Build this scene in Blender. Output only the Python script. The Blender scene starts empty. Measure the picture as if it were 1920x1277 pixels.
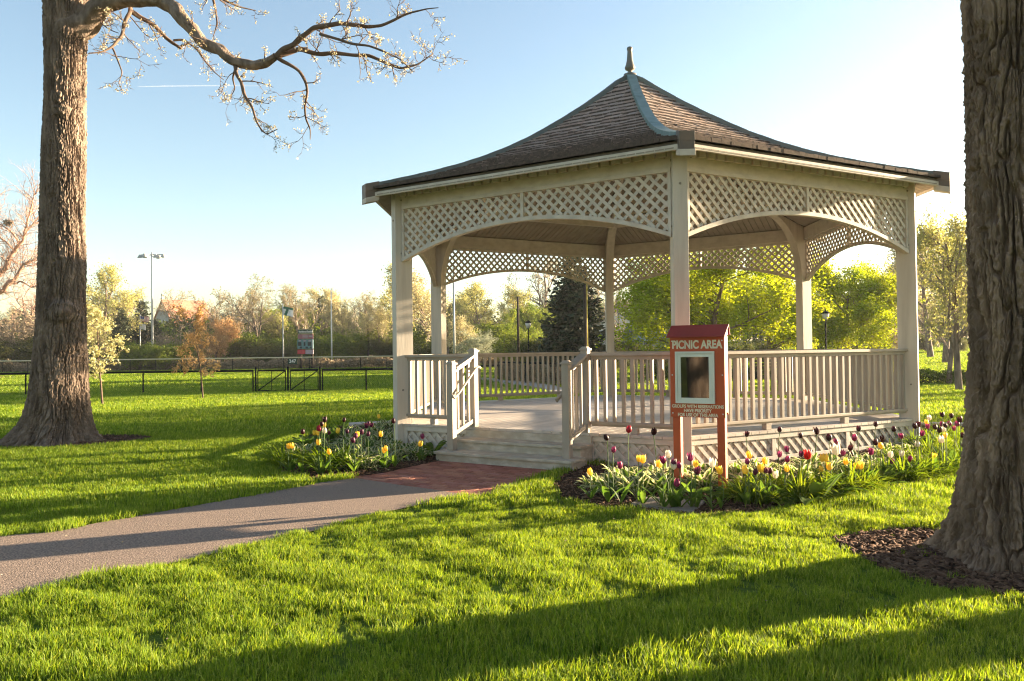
import bpy, math, random
import numpy as np
from mathutils import Matrix, Vector
rad = math.radians
D = bpy.data
SC = bpy.context.scene
COL = SC.collection
RNG = np.random.default_rng(7)
random.seed(7)

# ------------------------------------------------------------------ camera
FPX = 1428.4; PITCH = 0.01386; ROLL = 0.0127; CAMZ = 1.463
cp, sp_, cr, sr = math.cos(PITCH), math.sin(PITCH), math.cos(ROLL), math.sin(ROLL)
F_ = np.array([0, cp, sp_]); R0 = np.array([1., 0, 0]); U0 = np.array([0, -sp_, cp])
R_ = R0 * cr - U0 * sr; U_ = R0 * sr + U0 * cr
CAM = np.array([0, 0, CAMZ])
cam = D.objects.new('camera', D.cameras.new('camera')); COL.objects.link(cam)
cam.data.sensor_width = 36; cam.data.lens = 36 * FPX / 1920
cam.data.clip_end = 20000; cam.data.clip_start = 0.05
cam.matrix_world = Matrix(((R_[0], U_[0], -F_[0], 0), (R_[1], U_[1], -F_[1], 0), (R_[2], U_[2], -F_[2], CAMZ), (0, 0, 0, 1)))
SC.camera = cam
# ------------------------------------------------------------------ light
SUN_EL, SUN_AZ = 9.5, 68.2          # azimuth clockwise from +Y
w = D.worlds.new('World'); SC.world = w; w.use_nodes = True
nt = w.node_tree; bg = nt.nodes['Background']
sky = nt.nodes.new('ShaderNodeTexSky'); sky.sky_type = 'NISHITA'; sky.sun_disc = False
sky.sun_elevation = rad(SUN_EL); sky.sun_rotation = rad(SUN_AZ)
sky.air_density = 1.0; sky.dust_density = 0.9; sky.ozone_density = 1.0
nt.links.new(sky.outputs[0], bg.inputs[0]); bg.inputs[1].default_value = 0.056
sun = D.objects.new('sun', D.lights.new('sun', 'SUN')); COL.objects.link(sun)
sun.data.energy = 5.0; sun.data.angle = rad(0.6); sun.data.color = (1.0, 0.80, 0.54)
sd = Vector((math.sin(rad(SUN_AZ)) * math.cos(rad(SUN_EL)), math.cos(rad(SUN_AZ)) * math.cos(rad(SUN_EL)), math.sin(rad(SUN_EL))))
sun.rotation_euler = sd.to_track_quat('Z', 'Y').to_euler(); sun.location = (30, 12, 12)
SC.view_settings.view_transform = 'Standard'; SC.view_settings.look = 'None'
SC.view_settings.exposure = 2.72; SC.view_settings.gamma = 1
SC.render.engine = 'CYCLES'
SC.cycles.use_denoising = True; SC.cycles.filter_width = 1.15; SC.cycles.volume_bounces = 0; SC.cycles.volume_max_steps = 64
SC.cycles.max_bounces = 8; SC.cycles.transparent_max_bounces = 16
SC.cycles.sample_clamp_indirect = 6

# ------------------------------------------------------------------ placing
def gz(x, y):
    "height of the ground: flat, rising gently far back on the right"
    a = np.clip((np.asarray(y, float) - 44) / 60, 0, 1.4); b = np.clip((np.asarray(x, float) - 12) / 14, 0, 1)
    return 2.0 * a * b * b * (3 - 2 * b)
def ray(px, py):
    d = F_ + R_ * (px - 960) / FPX + U_ * (638.5 - py) / FPX
    return d
def G(px, py):
    "ground point (z=0) seen at a place in the photo"
    d = ray(px, py); t = -CAMZ / d[2]
    return (d[0] * t, d[1] * t)
def AT(px, py, Y):
    d = ray(px, py); t = Y / d[1]
    return np.array([d[0] * t, Y, CAMZ + d[2] * t])
def XY(px, Y): return float(AT(px, 660, Y)[0]), Y

# ------------------------------------------------------------------ noise
def _h(ix, iy, iz, s):
    n = (ix * 374761393 + iy * 668265263 + iz * 2147483647 + s * 974634777) & 0xffffffff
    n = ((n ^ (n >> 13)) * 1274126177) & 0xffffffff
    n = (n ^ (n >> 16)) & 0xffffffff
    return n / 4294967295.0
def vnoise(x, y, z=0., s=0):
    x, y, z = np.broadcast_arrays(np.asarray(x, float), np.asarray(y, float), np.asarray(z, float))
    ix, iy, iz = (np.floor(a).astype(np.int64) for a in (x, y, z))
    fx, fy, fz = x - ix, y - iy, z - iz
    fx, fy, fz = (f * f * (3 - 2 * f) for f in (fx, fy, fz))
    r = 0
    for dx in (0, 1):
        for dy in (0, 1):
            for dz in (0, 1):
                wgt = (fx if dx else 1 - fx) * (fy if dy else 1 - fy) * (fz if dz else 1 - fz)
                r = r + wgt * _h(ix + dx, iy + dy, iz + dz, s)
    return r * 2 - 1
def fbm(x, y, z=0., s=0, o=3):
    r = 0; a = .5
    for k in range(o):
        r = r + a * vnoise(x * 2 ** k, y * 2 ** k, z * 2 ** k, s + k * 7); a *= .5
    return r

# ------------------------------------------------------------------ mesh tools
def link(o, parent=None):
    COL.objects.link(o)
    if parent is not None: o.parent = parent
    return o
class MB:
    def __init__(s): s.v = []; s.f = []; s.m = []; s.n = 0
    def add(s, v, f, m=0):
        v = np.asarray(v, float).reshape(-1, 3)
        s.v.append(v); s.f += [tuple(int(i) + s.n for i in q) for q in f]; s.m += [m] * len(f); s.n += len(v)
    def box(s, c, hx, hy, hz, m=0):
        "box from centre and three half-axis vectors (or scalars)"
        c = np.asarray(c, float)
        ax = [np.asarray(a, float) if np.ndim(a) else np.eye(3)[i] * a for i, a in enumerate((hx, hy, hz))]
        P = [c + i * ax[0] + j * ax[1] + k * ax[2] for i in (-1, 1) for j in (-1, 1) for k in (-1, 1)]
        s.add(P, [(0, 1, 3, 2), (4, 6, 7, 5), (0, 4, 5, 1), (2, 3, 7, 6), (0, 2, 6, 4), (1, 5, 7, 3)], m)
    def bar(s, a, b, wv, hv, m=0):
        "bar from a to b, half width vector, half height vector"
        a = np.asarray(a, float); b = np.asarray(b, float)
        s.box((a + b) / 2, (b - a) / 2, wv, hv, m)
    def tube(s, pts, rs, n=8, cap=True, m=0):
        pts = np.asarray(pts, float); rs = np.broadcast_to(rs, (len(pts),))
        t = np.gradient(pts, axis=0); t /= np.linalg.norm(t, axis=1)[:, None] + 1e-12
        up = np.array([0, 0, 1.]) if abs(t[0][2]) < .9 else np.array([1., 0, 0])
        V = []; u = np.cross(t[0], up); u /= np.linalg.norm(u)
        for i in range(len(pts)):
            u = u - t[i] * np.dot(u, t[i]); u /= np.linalg.norm(u) + 1e-12
            v = np.cross(t[i], u)
            for k in range(n):
                a = 2 * math.pi * k / n
                V.append(pts[i] + rs[i] * (math.cos(a) * u + math.sin(a) * v))
        Fc = [(i * n + k, i * n + (k + 1) % n, (i + 1) * n + (k + 1) % n, (i + 1) * n + k) for i in range(len(pts) - 1) for k in range(n)]
        if cap: Fc += [tuple(range(n))[::-1], tuple((len(pts) - 1) * n + k for k in range(n))]
        s.add(V, Fc, m)
    def lathe(s, c, prof, n=16, m=0):
        "prof: list of (r, z)"
        c = np.asarray(c, float); V = []
        for r, z in prof:
            for k in range(n):
                a = 2 * math.pi * k / n; V.append(c + (r * math.cos(a), r * math.sin(a), z))
        L = len(prof)
        Fc = [(i * n + k, i * n + (k + 1) % n, (i + 1) * n + (k + 1) % n, (i + 1) * n + k) for i in range(L - 1) for k in range(n)]
        Fc += [tuple(range(n))[::-1], tuple((L - 1) * n + k for k in range(n))]
        s.add(V, Fc, m)
    def prism(s, poly, off, m=0):
        "closed polygon of 3-D points swept by a vector"
        poly = np.asarray(poly, float); n = len(poly); off = np.asarray(off, float)
        s.add(np.vstack([poly, poly + off]), [tuple(range(n))[::-1], tuple(range(n, 2 * n))] + [(i, (i + 1) % n, n + (i + 1) % n, n + i) for i in range(n)], m)
    def strip(s, A, B, off, m=0):
        "ribbon between two polylines A and B, swept by a vector into a solid"
        A = np.asarray(A, float); B = np.asarray(B, float); n = len(A); off = np.asarray(off, float)
        V = np.vstack([A, B, A + off, B + off])
        Fc = []
        for i in range(n - 1):
            Fc += [(i, i + 1, n + i + 1, n + i), (2 * n + i, 3 * n + i, 3 * n + i + 1, 2 * n + i + 1), (i, 2 * n + i, 2 * n + i + 1, i + 1), (n + i, n + i + 1, 3 * n + i + 1, 3 * n + i)]
        Fc += [(0, n, 3 * n, 2 * n), (n - 1, 3 * n - 1, 4 * n - 1, 2 * n - 1)]
        s.add(V, Fc, m)
    def build(s, name, mats, parent=None, smooth=False, bevel=0):
        me = D.meshes.new(name)
        V = np.vstack(s.v) if s.v else np.zeros((0, 3))
        me.from_pydata(V.tolist(), [], s.f)
        for mm in (mats if isinstance(mats, (list, tuple)) else [mats]): me.materials.append(mm)
        if any(s.m): me.polygons.foreach_set('material_index', s.m)
        if smooth: me.polygons.foreach_set('use_smooth', [True] * len(me.polygons))
        me.update()
        o = D.objects.new(name, me); link(o, parent)
        if bevel:
            md = o.modifiers.new('bevel', 'BEVEL'); md.width = bevel; md.segments = 2; md.limit_method = 'ANGLE'; md.angle_limit = rad(50)
        return o
def fastmesh(name, V, Fc, mat, parent=None, smooth=False, makeobj=True):
    "V (n,3); Fc (m,k) uniform polygons, or a list of such arrays"
    if not isinstance(Fc, (list, tuple)): Fc = [Fc]
    Fc = [f for f in Fc if len(f)]
    me = D.meshes.new(name); me.vertices.add(len(V)); me.vertices.foreach_set('co', np.asarray(V, np.float32).ravel())
    idx = np.concatenate([f.ravel() for f in Fc]).astype(np.int32); tot = np.concatenate([np.full(len(f), f.shape[1]) for f in Fc]).astype(np.int32)
    me.loops.add(len(idx)); me.loops.foreach_set('vertex_index', idx)
    me.polygons.add(len(tot)); st = np.concatenate([[0], np.cumsum(tot)[:-1]]).astype(np.int32)
    me.polygons.foreach_set('loop_start', st)
    try: me.polygons.foreach_set('loop_total', tot)
    except Exception: pass
    if smooth: me.polygons.foreach_set('use_smooth', np.ones(len(tot), bool))
    me.materials.append(mat); me.update(calc_edges=True); me.validate()
    if not makeobj: return me
    o = D.objects.new(name, me); link(o, parent); return o
def tag(o, label=None, cat=None, group=None, kind=None):
    if label: o['label'] = label
    if cat: o['category'] = cat
    if group: o['group'] = group
    if kind: o['kind'] = kind
    return o
def empty(name, loc=(0, 0, 0), rz=0.0, label=None, cat=None, group=None):
    o = D.objects.new(name, None); link(o); o.location = [float(a) for a in loc]; o.rotation_euler = (0, 0, rz); o.empty_display_size = .2
    return tag(o, label, cat, group)
def copy_tree(o, parent=None):
    c = o.copy(); COL.objects.link(c)
    if parent is not None: c.parent = parent
    for ch in [x for x in o.children]: copy_tree(ch, c)
    return c

# ------------------------------------------------------------------ materials
def mat(name, c1, c2=None, scale=4., rough=.8, bump=0., bscale=None, stretch=(1, 1, 1), spec=.3, transl=0., tcol=None, detail=4., island=0., metal=0., c3=None, pos=(.35, .65), coat=0., islcol=None, bdist=.02):
    m = D.materials.new(name); m.use_nodes = True
    N = m.node_tree.nodes; L = m.node_tree.links
    b = N['Principled BSDF']; out = N['Material Output']
    b.inputs['Roughness'].default_value = rough; b.inputs['Specular IOR Level'].default_value = spec; b.inputs['Metallic'].default_value = metal
    if coat: b.inputs['Coat Weight'].default_value = coat
    geo = N.new('ShaderNodeNewGeometry'); mp = N.new('ShaderNodeVectorMath'); mp.operation = 'MULTIPLY'
    mp.inputs[1].default_value = stretch; L.new(geo.outputs['Position'], mp.inputs[0])
    col = None
    if c2 is None: c2 = tuple(x * .8 for x in c1)
    no = N.new('ShaderNodeTexNoise'); no.inputs['Scale'].default_value = scale; no.inputs['Detail'].default_value = detail
    L.new(mp.outputs[0], no.inputs['Vector'])
    rp = N.new('ShaderNodeValToRGB'); rp.color_ramp.elements[0].position = pos[0]; rp.color_ramp.elements[1].position = pos[1]
    rp.color_ramp.elements[0].color = (*c1, 1); rp.color_ramp.elements[1].color = (*c2, 1)
    if c3 is not None:
        e = rp.color_ramp.elements.new((pos[0] + pos[1]) / 2); e.color = (*c3, 1)
    L.new(no.outputs['Fac'], rp.inputs[0]); col = rp.outputs[0]
    if islcol is not None:
        r2 = N.new('ShaderNodeValToRGB'); n_ = len(islcol); cre = r2.color_ramp
        cre.elements[0].color = (*islcol[0], 1); cre.elements[0].position = 0
        cre.elements[1].color = (*islcol[-1], 1); cre.elements[1].position = 1
        for i in range(1, n_ - 1): e = cre.elements.new(i / (n_ - 1)); e.color = (*islcol[i], 1)
        L.new(geo.outputs['Random Per Island'], r2.inputs[0])
        mx = N.new('ShaderNodeMixRGB'); mx.inputs[0].default_value = .7; L.new(col, mx.inputs[1]); L.new(r2.outputs[0], mx.inputs[2]); col = mx.outputs[0]
    if island:
        mr = N.new('ShaderNodeMapRange'); mr.inputs[3].default_value = 1 - island; mr.inputs[4].default_value = 1 + island
        L.new(geo.outputs['Random Per Island'], mr.inputs[0])
        mm = N.new('ShaderNodeVectorMath'); mm.operation = 'SCALE'; L.new(col, mm.inputs[0]); L.new(mr.outputs[0], mm.inputs['Scale']); col = mm.outputs[0]
    L.new(col, b.inputs['Base Color'])
    if bump:
        nb = N.new('ShaderNodeTexNoise'); nb.inputs['Scale'].default_value = bscale or scale * 4; nb.inputs['Detail'].default_value = 5
        L.new(mp.outputs[0], nb.inputs['Vector'])
        bp = N.new('ShaderNodeBump'); bp.inputs['Strength'].default_value = bump; bp.inputs['Distance'].default_value = bdist
        L.new(nb.outputs['Fac'], bp.inputs['Height']); L.new(bp.outputs[0], b.inputs['Normal'])
    if transl:
        tr = N.new('ShaderNodeBsdfTranslucent'); ms = N.new('ShaderNodeMixShader'); ms.inputs[0].default_value = transl
        if tcol is not None:
            tm = N.new('ShaderNodeMixRGB'); tm.blend_type = 'MULTIPLY'; tm.inputs[0].default_value = 1; tm.inputs[2].default_value = (*tcol, 1); L.new(col, tm.inputs[1]); L.new(tm.outputs[0], tr.inputs[0])
        else: L.new(col, tr.inputs[0])
        L.new(b.outputs[0], ms.inputs[1]); L.new(tr.outputs[0], ms.inputs[2]); L.new(ms.outputs[0], out.inputs[0])
    m['b'] = 1
    return m
M = {}
M['wood'] = mat('painted_wood', (.58, .52, .445), (.43, .375, .315), 9.0, .62, .5, 60, (1, 1, .08), .3, detail=9, bdist=.004, c3=(.52, .465, .395), pos=(.3, .72))
M['wood_h'] = mat('painted_wood_boards', (.58, .52, .445), (.44, .385, .325), 7, .62, .3, 50, (1, 1, 1.5), .3, detail=9, bdist=.004, c3=(.52, .465, .395), pos=(.3, .72))
M['rail'] = mat('taupe_rail_paint', (.36, .305, .25), (.31, .26, .21), 8, .5, .1, 40, (1, 1, .3), .35, bdist=.003)
M['step'] = mat('worn_step_paint', (.50, .44, .36), (.36, .31, .24), 7, .7, .3, 40, (1, 1, 2), .25, detail=9, c3=(.40, .35, .28), bdist=.004)
M['deck'] = mat('grey_deck_boards', (.52, .45, .39), (.42, .36, .31), 5, .5, .2, 60, (1, 1, 1), .4, island=.13, bdist=.003)
M['deckedge'] = mat('weathered_deck_edge', (.42, .33, .26), (.28, .22, .17), 16, .8, .3, 60, (1, 1, 1), .2, island=.2)
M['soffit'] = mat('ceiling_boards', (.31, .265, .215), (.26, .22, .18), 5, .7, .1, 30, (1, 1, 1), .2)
M['shake'] = mat('cedar_shakes', (.40, .29, .23), (.28, .205, .165), 18, .85, .5, 60, (1, 1, .6), .15, islcol=[(.34, .225, .165), (.27, .19, .15), (.42, .33, .275), (.24, .165, .13), (.36, .29, .25), (.40, .26, .19)], detail=6, bdist=.006)
M['butt'] = mat('shaded_end_grain', (.11, .08, .065), (.06, .045, .036), 20, .95)  # end grain darkened to paint in the shadow line under each course
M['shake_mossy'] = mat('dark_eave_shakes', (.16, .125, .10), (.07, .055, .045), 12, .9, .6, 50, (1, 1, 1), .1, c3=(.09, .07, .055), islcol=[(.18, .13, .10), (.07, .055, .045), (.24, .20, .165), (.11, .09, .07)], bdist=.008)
M['copper'] = mat('patina_copper', (.15, .215, .205), (.11, .165, .16), 3, .6, .05, 20, (1, 1, 1), .3, c3=(.18, .25, .24))
M['copper_side'] = mat('shaded_side_copper', (.13, .14, .13), (.10, .12, .115), 3, .5, .05, 20, (1, 1, 1), .4)  # darker copy of the cap copper; shade on side hips put into its colour
M['copper_brown'] = mat('brown_copper_cap', (.17, .115, .08), (.10, .085, .07), 5, .5, 0, 20, (1, 1, 1), .4)
M['bolt'] = mat('grey_bolt', (.25, .22, .19), None, 10, .5)
M['signred'] = mat('rust_red_sign', (.46, .072, .018), (.40, .062, .016), 3, .5, .03, 40, (1, 1, 1), .4)
M['signroof'] = mat('dark_red_sign_roof', (.26, .030, .025), (.22, .024, .02), 3, .5, .02, 40)
M['cream'] = mat('cream_lettering', (.75, .68, .52), None, 5, .6)
M['alu'] = mat('white_case_frame', (.62, .64, .58), (.56, .58, .53), 5, .4, 0, 20, spec=.5)
M['asphalt'] = mat('pinkish_asphalt', (.34, .255, .205), (.12, .09, .072), 70, .9, 1, 90, (1, 1, 1), .2, detail=6, pos=(.36, .64), bdist=.012)
M['mulch'] = mat('dark_mulch', (.055, .030, .018), (.025, .013, .008), 40, .95, 1, 60, (1, 1, 1), .1, bdist=.02)
M['chip'] = mat('bark_chip', (.13, .07, .045), (.06, .03, .02), 30, .9, .4, 60, (1, 1, 1), .15, islcol=[(.05, .028, .018), (.12, .065, .04), (.20, .125, .08), (.07, .04, .025)])
M['slab'] = mat('grey_stone_slab', (.24, .20, .17), (.17, .14, .12), 30, .85, .4, 80)
M['kerb'] = mat('pale_stone_edging', (.50, .44, .38), (.40, .35, .30), 8, .8, .3, 40)
M['walk'] = mat('pale_concrete_walk', (.42, .36, .31), (.36, .31, .27), 2, .85, .1, 40)
M['dirt'] = mat('infield_clay', (.42, .20, .12), (.36, .17, .10), 2, .95, .1, 20)
M['bark'] = mat('furrowed_bark', (.27, .205, .16), (.12, .088, .068), 9, .9, 1, 60, (1, 1, .25), .15, detail=8, c3=(.19, .142, .11), bdist=.02)
M['bark_grey'] = mat('grey_brown_bark', (.27, .19, .135), (.11, .075, .052), 9, .9, 1, 60, (1, 1, .25), .15, detail=8, c3=(.18, .125, .09), bdist=.02)
M['limb'] = mat('branch_bark', (.16, .105, .075), (.10, .066, .048), 12, .9, .3, 40)
M['twig_tan'] = mat('tan_twigs', (.38, .31, .23), (.29, .235, .175), 3, .9, island=.3)
M['twig_pink'] = mat('pinkish_twigs', (.42, .27, .20), (.34, .21, .155), 2, .9, island=.3)
M['blackmetal'] = mat('black_coated_metal', (.008, .010, .010), None, 5, .8, spec=.1)
M['galv'] = mat('pale_metal_pole', (.42, .42, .40), (.36, .36, .345), 3, .5, spec=.5)
M['poledark'] = mat('dark_wood_pole', (.05, .035, .025), None, 8, .9)
M['yellow'] = mat('yellow_paint', (.62, .50, .06), None, 8, .6)
M['yellowcap'] = mat('pale_yellow_fence_cap', (.66, .56, .34), (.55, .47, .30), 8, .6)
M['white'] = mat('white_paint', (.72, .70, .66), (.64, .62, .58), 4, .6)
def leafm(name, a, b, t=.45, tc=(1.5, 1.5, .7), isl=.35, scale=.8, **k):
    return mat(name, a, b, scale, .6, 0, 10, (1, 1, 1), .25, transl=t, tcol=tc, island=isl, **k)
M['lf_yellow'] = leafm('yellow_green_leaves', (.36, .35, .13), (.42, .38, .17), .45, (1.3, 1.3, .8))
M['lf_bud'] = leafm('olive_buds', (.24, .185, .085), (.20, .17, .05), .3)
M['lf_cream'] = leafm('cream_buds', (.54, .47, .28), (.46, .40, .20), .3, (1.1, 1.1, .9))
M['lf_oakbud'] = leafm('pale_buds', (.62, .55, .38), (.55, .46, .25), .4, (1.2, 1.15, 1.))
M['lf_green'] = leafm('spring_green_leaves', (.12, .17, .02), (.17, .19, .025))
M['lf_maple'] = leafm('maple_leaves', (.27, .33, .018), (.38, .38, .025), .58, (1.5, 1.5, .4))
M['lf_dark'] = leafm('dark_shrub_leaves', (.075, .09, .022), (.12, .115, .03), .35)
M['lf_spruce'] = leafm('spruce_needles', (.035, .05, .024), (.065, .070, .034), .15, (1, 1, 1))
M['lf_bronze'] = leafm('bronze_leaves', (.40, .25, .13), (.48, .34, .18), .4, (1.3, 1.1, .8))
M['lf_sap'] = leafm('cream_green_leaves', (.50, .46, .26), (.42, .39, .20), .4, (1.2, 1.2, .85))
M['lf_sapb'] = leafm('peach_leaves', (.60, .42, .22), (.52, .33, .15), .4, (1.3, 1.15, .8))
M['lf_pear'] = leafm('pale_blossom_leaves', (.40, .40, .30), (.30, .33, .2), .35, (1.1, 1.1, 1))
M['lf_brown'] = leafm('brown_brush', (.34, .25, .16), (.26, .20, .11), .3, (1, 1, 1))
M['lf_hedge'] = leafm('hedge_leaves', (.05, .085, .012), (.08, .11, .016), .4)
M['blade'] = leafm('grass_blades', (.13, .23, .012), (.18, .26, .018), .5, (1.55, 1.35, .5), .3, 1.2, islcol=[(.08, .17, .010), (.12, .225, .012), (.15, .25, .014), (.20, .28, .022), (.36, .38, .12)])
M['daylily'] = leafm('daylily_leaves', (.10, .17, .012), (.16, .21, .018), .6, (1.5, 1.4, .6), .25, 4)
M['hosta'] = leafm('hosta_leaf', (.07, .13, .022), (.11, .16, .03), .55, (1.3, 1.4, .7), .2, 6)
M['hosta_edge'] = leafm('hosta_cream_margin', (.62, .60, .38), (.55, .53, .32), .5, (1.1, 1.1, .9), .1, 6)
M['stem'] = leafm('tulip_stem', (.11, .17, .05), (.09, .14, .04), .2)

# ------------------------------------------------------------------ tree tools
def norm(v): return v / (np.linalg.norm(v) + 1e-12)
def grow(rng, p, d, L, r, lvl, P, segs, tips):
    n = P['nseg'][lvl]; pts = [p]; dd = d; q = p
    rr = [r]
    for i in range(n):
        dd = norm(dd + rng.normal(0, P['wig'][lvl], 3) + np.array([0, 0, P['up'][lvl]]))
        q2 = q + dd * L / n
        r2 = r * (1 - (1 - P['taper'][lvl]) * (i + 1) / n)
        segs.append((*q, *q2, rr[-1], r2, lvl)); q = q2; pts.append(q); rr.append(r2)
    if lvl >= P['leaf_from']: tips.append((pts[0], pts[-1], lvl))
    if lvl + 1 < len(P['nseg']):
        nc = P['nchild'][lvl]
        for k in range(nc):
            f = P['from'][lvl] + (1 - P['from'][lvl]) * (k + rng.random()) / nc
            x = f * n; i = min(int(x), n - 1); a = pts[i] + (pts[i + 1] - pts[i]) * (x - i)
            ax = norm(pts[i + 1] - pts[i])
            side = norm(np.cross(ax, rng.normal(0, 1, 3)))
            an = rad(P['ang'][lvl] + rng.normal(0, 9))
            nd = ax * math.cos(an) + side * math.sin(an)
            if 'flat' in P: nd[2] *= P['flat']
            l2 = L * P['len'][lvl] * (1 - P.get('short', .45) * f) * rng.uniform(.75, 1.2)
            grow(rng, a, norm(nd), l2, max(rr[i] * P['rad'][lvl], .004), lvl + 1, P, segs, tips)
def segmesh(segs, n):
    S = np.array(segs)
    a, b = S[:, 0:3], S[:, 3:6]; ra, rb = S[:, 6], S[:, 7]
    d = b - a; d /= np.linalg.norm(d, axis=1)[:, None] + 1e-12
    up = np.where(np.abs(d[:, 2:3]) < .9, [[0, 0, 1.]], [[1., 0, 0]])
    u = np.cross(d, up); u /= np.linalg.norm(u, axis=1)[:, None]; v = np.cross(d, u)
    V = []
    for c, r in ((a, ra), (b, rb)):
        for k in range(n):
            t = 2 * math.pi * k / n
            V.append(c + r[:, None] * (math.cos(t) * u + math.sin(t) * v))
    V = np.stack(V, 1); m = len(S)
    base = (np.arange(m) * 2 * n)[:, None]
    Fc = np.concatenate([base + np.array([[k, (k + 1) % n, n + (k + 1) % n, n + k]]) for k in range(n)])
    return V.reshape(-1, 3), Fc
def quads(rng, C, size, flat=0., aspect=1.6, drop=0.):
    "leaf quads at centres C"
    n = len(C); a = rng.normal(0, 1, (n, 3)); a[:, 2] = a[:, 2] * (1 - flat) - drop; a /= np.linalg.norm(a, axis=1)[:, None]
    b = rng.normal(0, 1, (n, 3)); b[:, 2] *= (1 - flat); b -= a * (a * b).sum(1)[:, None]; b /= np.linalg.norm(b, axis=1)[:, None]
    s = size * rng.uniform(.6, 1.3, n)[:, None]
    A = a * s * aspect * .5; B = b * s * .5
    V = np.stack([C - A, C + B - A * .1, C + A, C - B - A * .1], 1).reshape(-1, 3)
    return V, np.arange(n * 4).reshape(n, 4)
def treemeshes(seed, P, H, r0, nleaf, lsize, barkm, leafmat, spread=.35, cl=0, twigm=None, twigs=True, low=None, twigr=1.0):
    rng = np.random.default_rng(seed); segs = []; tips = []
    grow(rng, np.zeros(3), np.array([rng.normal(0, .03), rng.normal(0, .03), 1.]), H, r0, 0, P, segs, tips)
    S = np.array(segs)
    thick = S[S[:, 8] <= P.get('thick', 1)]; thin = S[S[:, 8] > P.get('thick', 1)].copy(); thin[:, 6:8] *= twigr
    V, Fc = segmesh(thick, 7)
    tm = fastmesh('trunk', V, Fc, barkm, smooth=True, makeobj=False)
    parts = [('trunk', tm)]
    if len(thin):
        V, Fc = segmesh(thin, 3)
        parts.append(('branches', fastmesh('branches', V, Fc, twigm or barkm, makeobj=False)))
    if nleaf:
        T = tips; k = rng.integers(0, len(T), nleaf)
        A = np.array([t[0] for t in T])[k]; B = np.array([t[1] for t in T])[k]
        f = rng.random(nleaf)[:, None] ** .7
        C = A + (B - A) * f + rng.normal(0, spread, (nleaf, 3)) * rng.random((nleaf, 1))
        if cl:
            C = np.repeat(C[::cl], cl, 0)[:nleaf] + rng.normal(0, spread * .35, (len(np.repeat(C[::cl], cl, 0)[:nleaf]), 3))
        C = C[C[:, 2] > (low or .3)]
        V, Fc = quads(rng, C, lsize)
        parts.append(('crown', fastmesh('crown', V, Fc, leafmat, makeobj=False)))
    z = max(float(p[1].vertices[i].co.z) for p in parts for i in range(0, len(p[1].vertices), 7))
    return parts, z
BARE = dict(nseg=[7, 6, 5, 4, 3], wig=[.07, .13, .16, .2, .25], up=[.03, .10, .06, .03, .0], taper=[.25, .25, .3, .3, .4], nchild=[9, 7, 7, 6, 0],
            **{'from': [.22, .2, .15, .1, 0]}, ang=[42, 42, 45, 50], len=[.62, .60, .5, .5], rad=[.55, .6, .55, .55], leaf_from=3, thick=1, short=.5)
VASE = dict(BARE, ang=[30, 34, 40, 45], len=[.75, .6, .5, .5], up=[.02, .05, .05, .02, 0])
MAP = dict(BARE, nseg=[5, 6, 5, 4], nchild=[13, 8, 7, 0], ang=[58, 48, 48], len=[.78, .55, .5], leaf_from=2, short=.35, up=[.02, .05, .02, 0], wig=[.06, .12, .16, .2], taper=[.3, .25, .3, .3], rad=[.5, .55, .55])
MAP['from'] = [.2, .25, .15, 0]
SHR = dict(BARE, nseg=[2, 5, 4, 3], nchild=[22, 8, 6, 0], ang=[48, 40, 45], len=[3.2, .5, .5], leaf_from=2, short=.1, up=[0, .10, .05, 0], wig=[.05, .12, .2, .25], taper=[.8, .3, .3, .3], rad=[.5, .6, .6], thick=0)
SHR['from'] = [.05, .15, .1, 0]
SAP = dict(BARE, nseg=[8, 5, 4, 3], nchild=[18, 6, 4, 0], ang=[62, 45, 45], len=[.30, .45, .5], leaf_from=1, short=.4, up=[.02, .06, .03, 0], wig=[.03, .1, .2, .2], taper=[.25, .3, .3, .4], rad=[.4, .6, .6], thick=0)
SAP['from'] = [.22, .1, .1, 0]
def spruce(seed, H, W, lm, nq=26000, gaps=.0):
    rng = np.random.default_rng(seed); C = []; D2 = []; seg = []
    z = .06 * H
    seg.append((0, 0, 0, 0, 0, H * .97, .022 * H, .004 * H, 0))
    while z < H * .985:
        f = z / H; Lr = W * (1 - f) ** .85 * (1 if f > .12 else .8) + .12
        nb = max(5, int(9 * (1 - f) + 4))
        for k in range(nb):
            a = rng.random() * 6.283; L = Lr * rng.uniform(.72, 1.12); dr = rng.uniform(.10, .35)
            e = np.array([math.cos(a), math.sin(a), 0])
            m = max(3, int(L / H * 60)); t = np.linspace(.1, 1, m)
            pts = e * (L * t)[:, None] + np.array([0, 0, 1.]) * (z - dr * L * t + .18 * L * t ** 3)[:, None]
            seg.append((0, 0, z, *pts[-1], .004 * H, .0015 * H, 1))
            for j in range(3):
                C.append(pts + rng.normal(0, 1, (m, 3)) * np.array([.035, .035, .02]) * H * (.35 + t[::-1, None])); D2.append(np.repeat([e], m, 0))
        z += H * rng.uniform(.016, .028)
    C = np.vstack(C); rng.shuffle(C); C = C[:nq]
    V, Fc = quads(rng, C, H * .021, .55, 2.2, .3)
    tv, tf = segmesh(seg, 5)
    return [('trunk', fastmesh('trunk', tv, tf, M['limb'], makeobj=False)), ('crown', fastmesh('crown', V, Fc, lm, makeobj=False))], H
PROTO = {}
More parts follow.
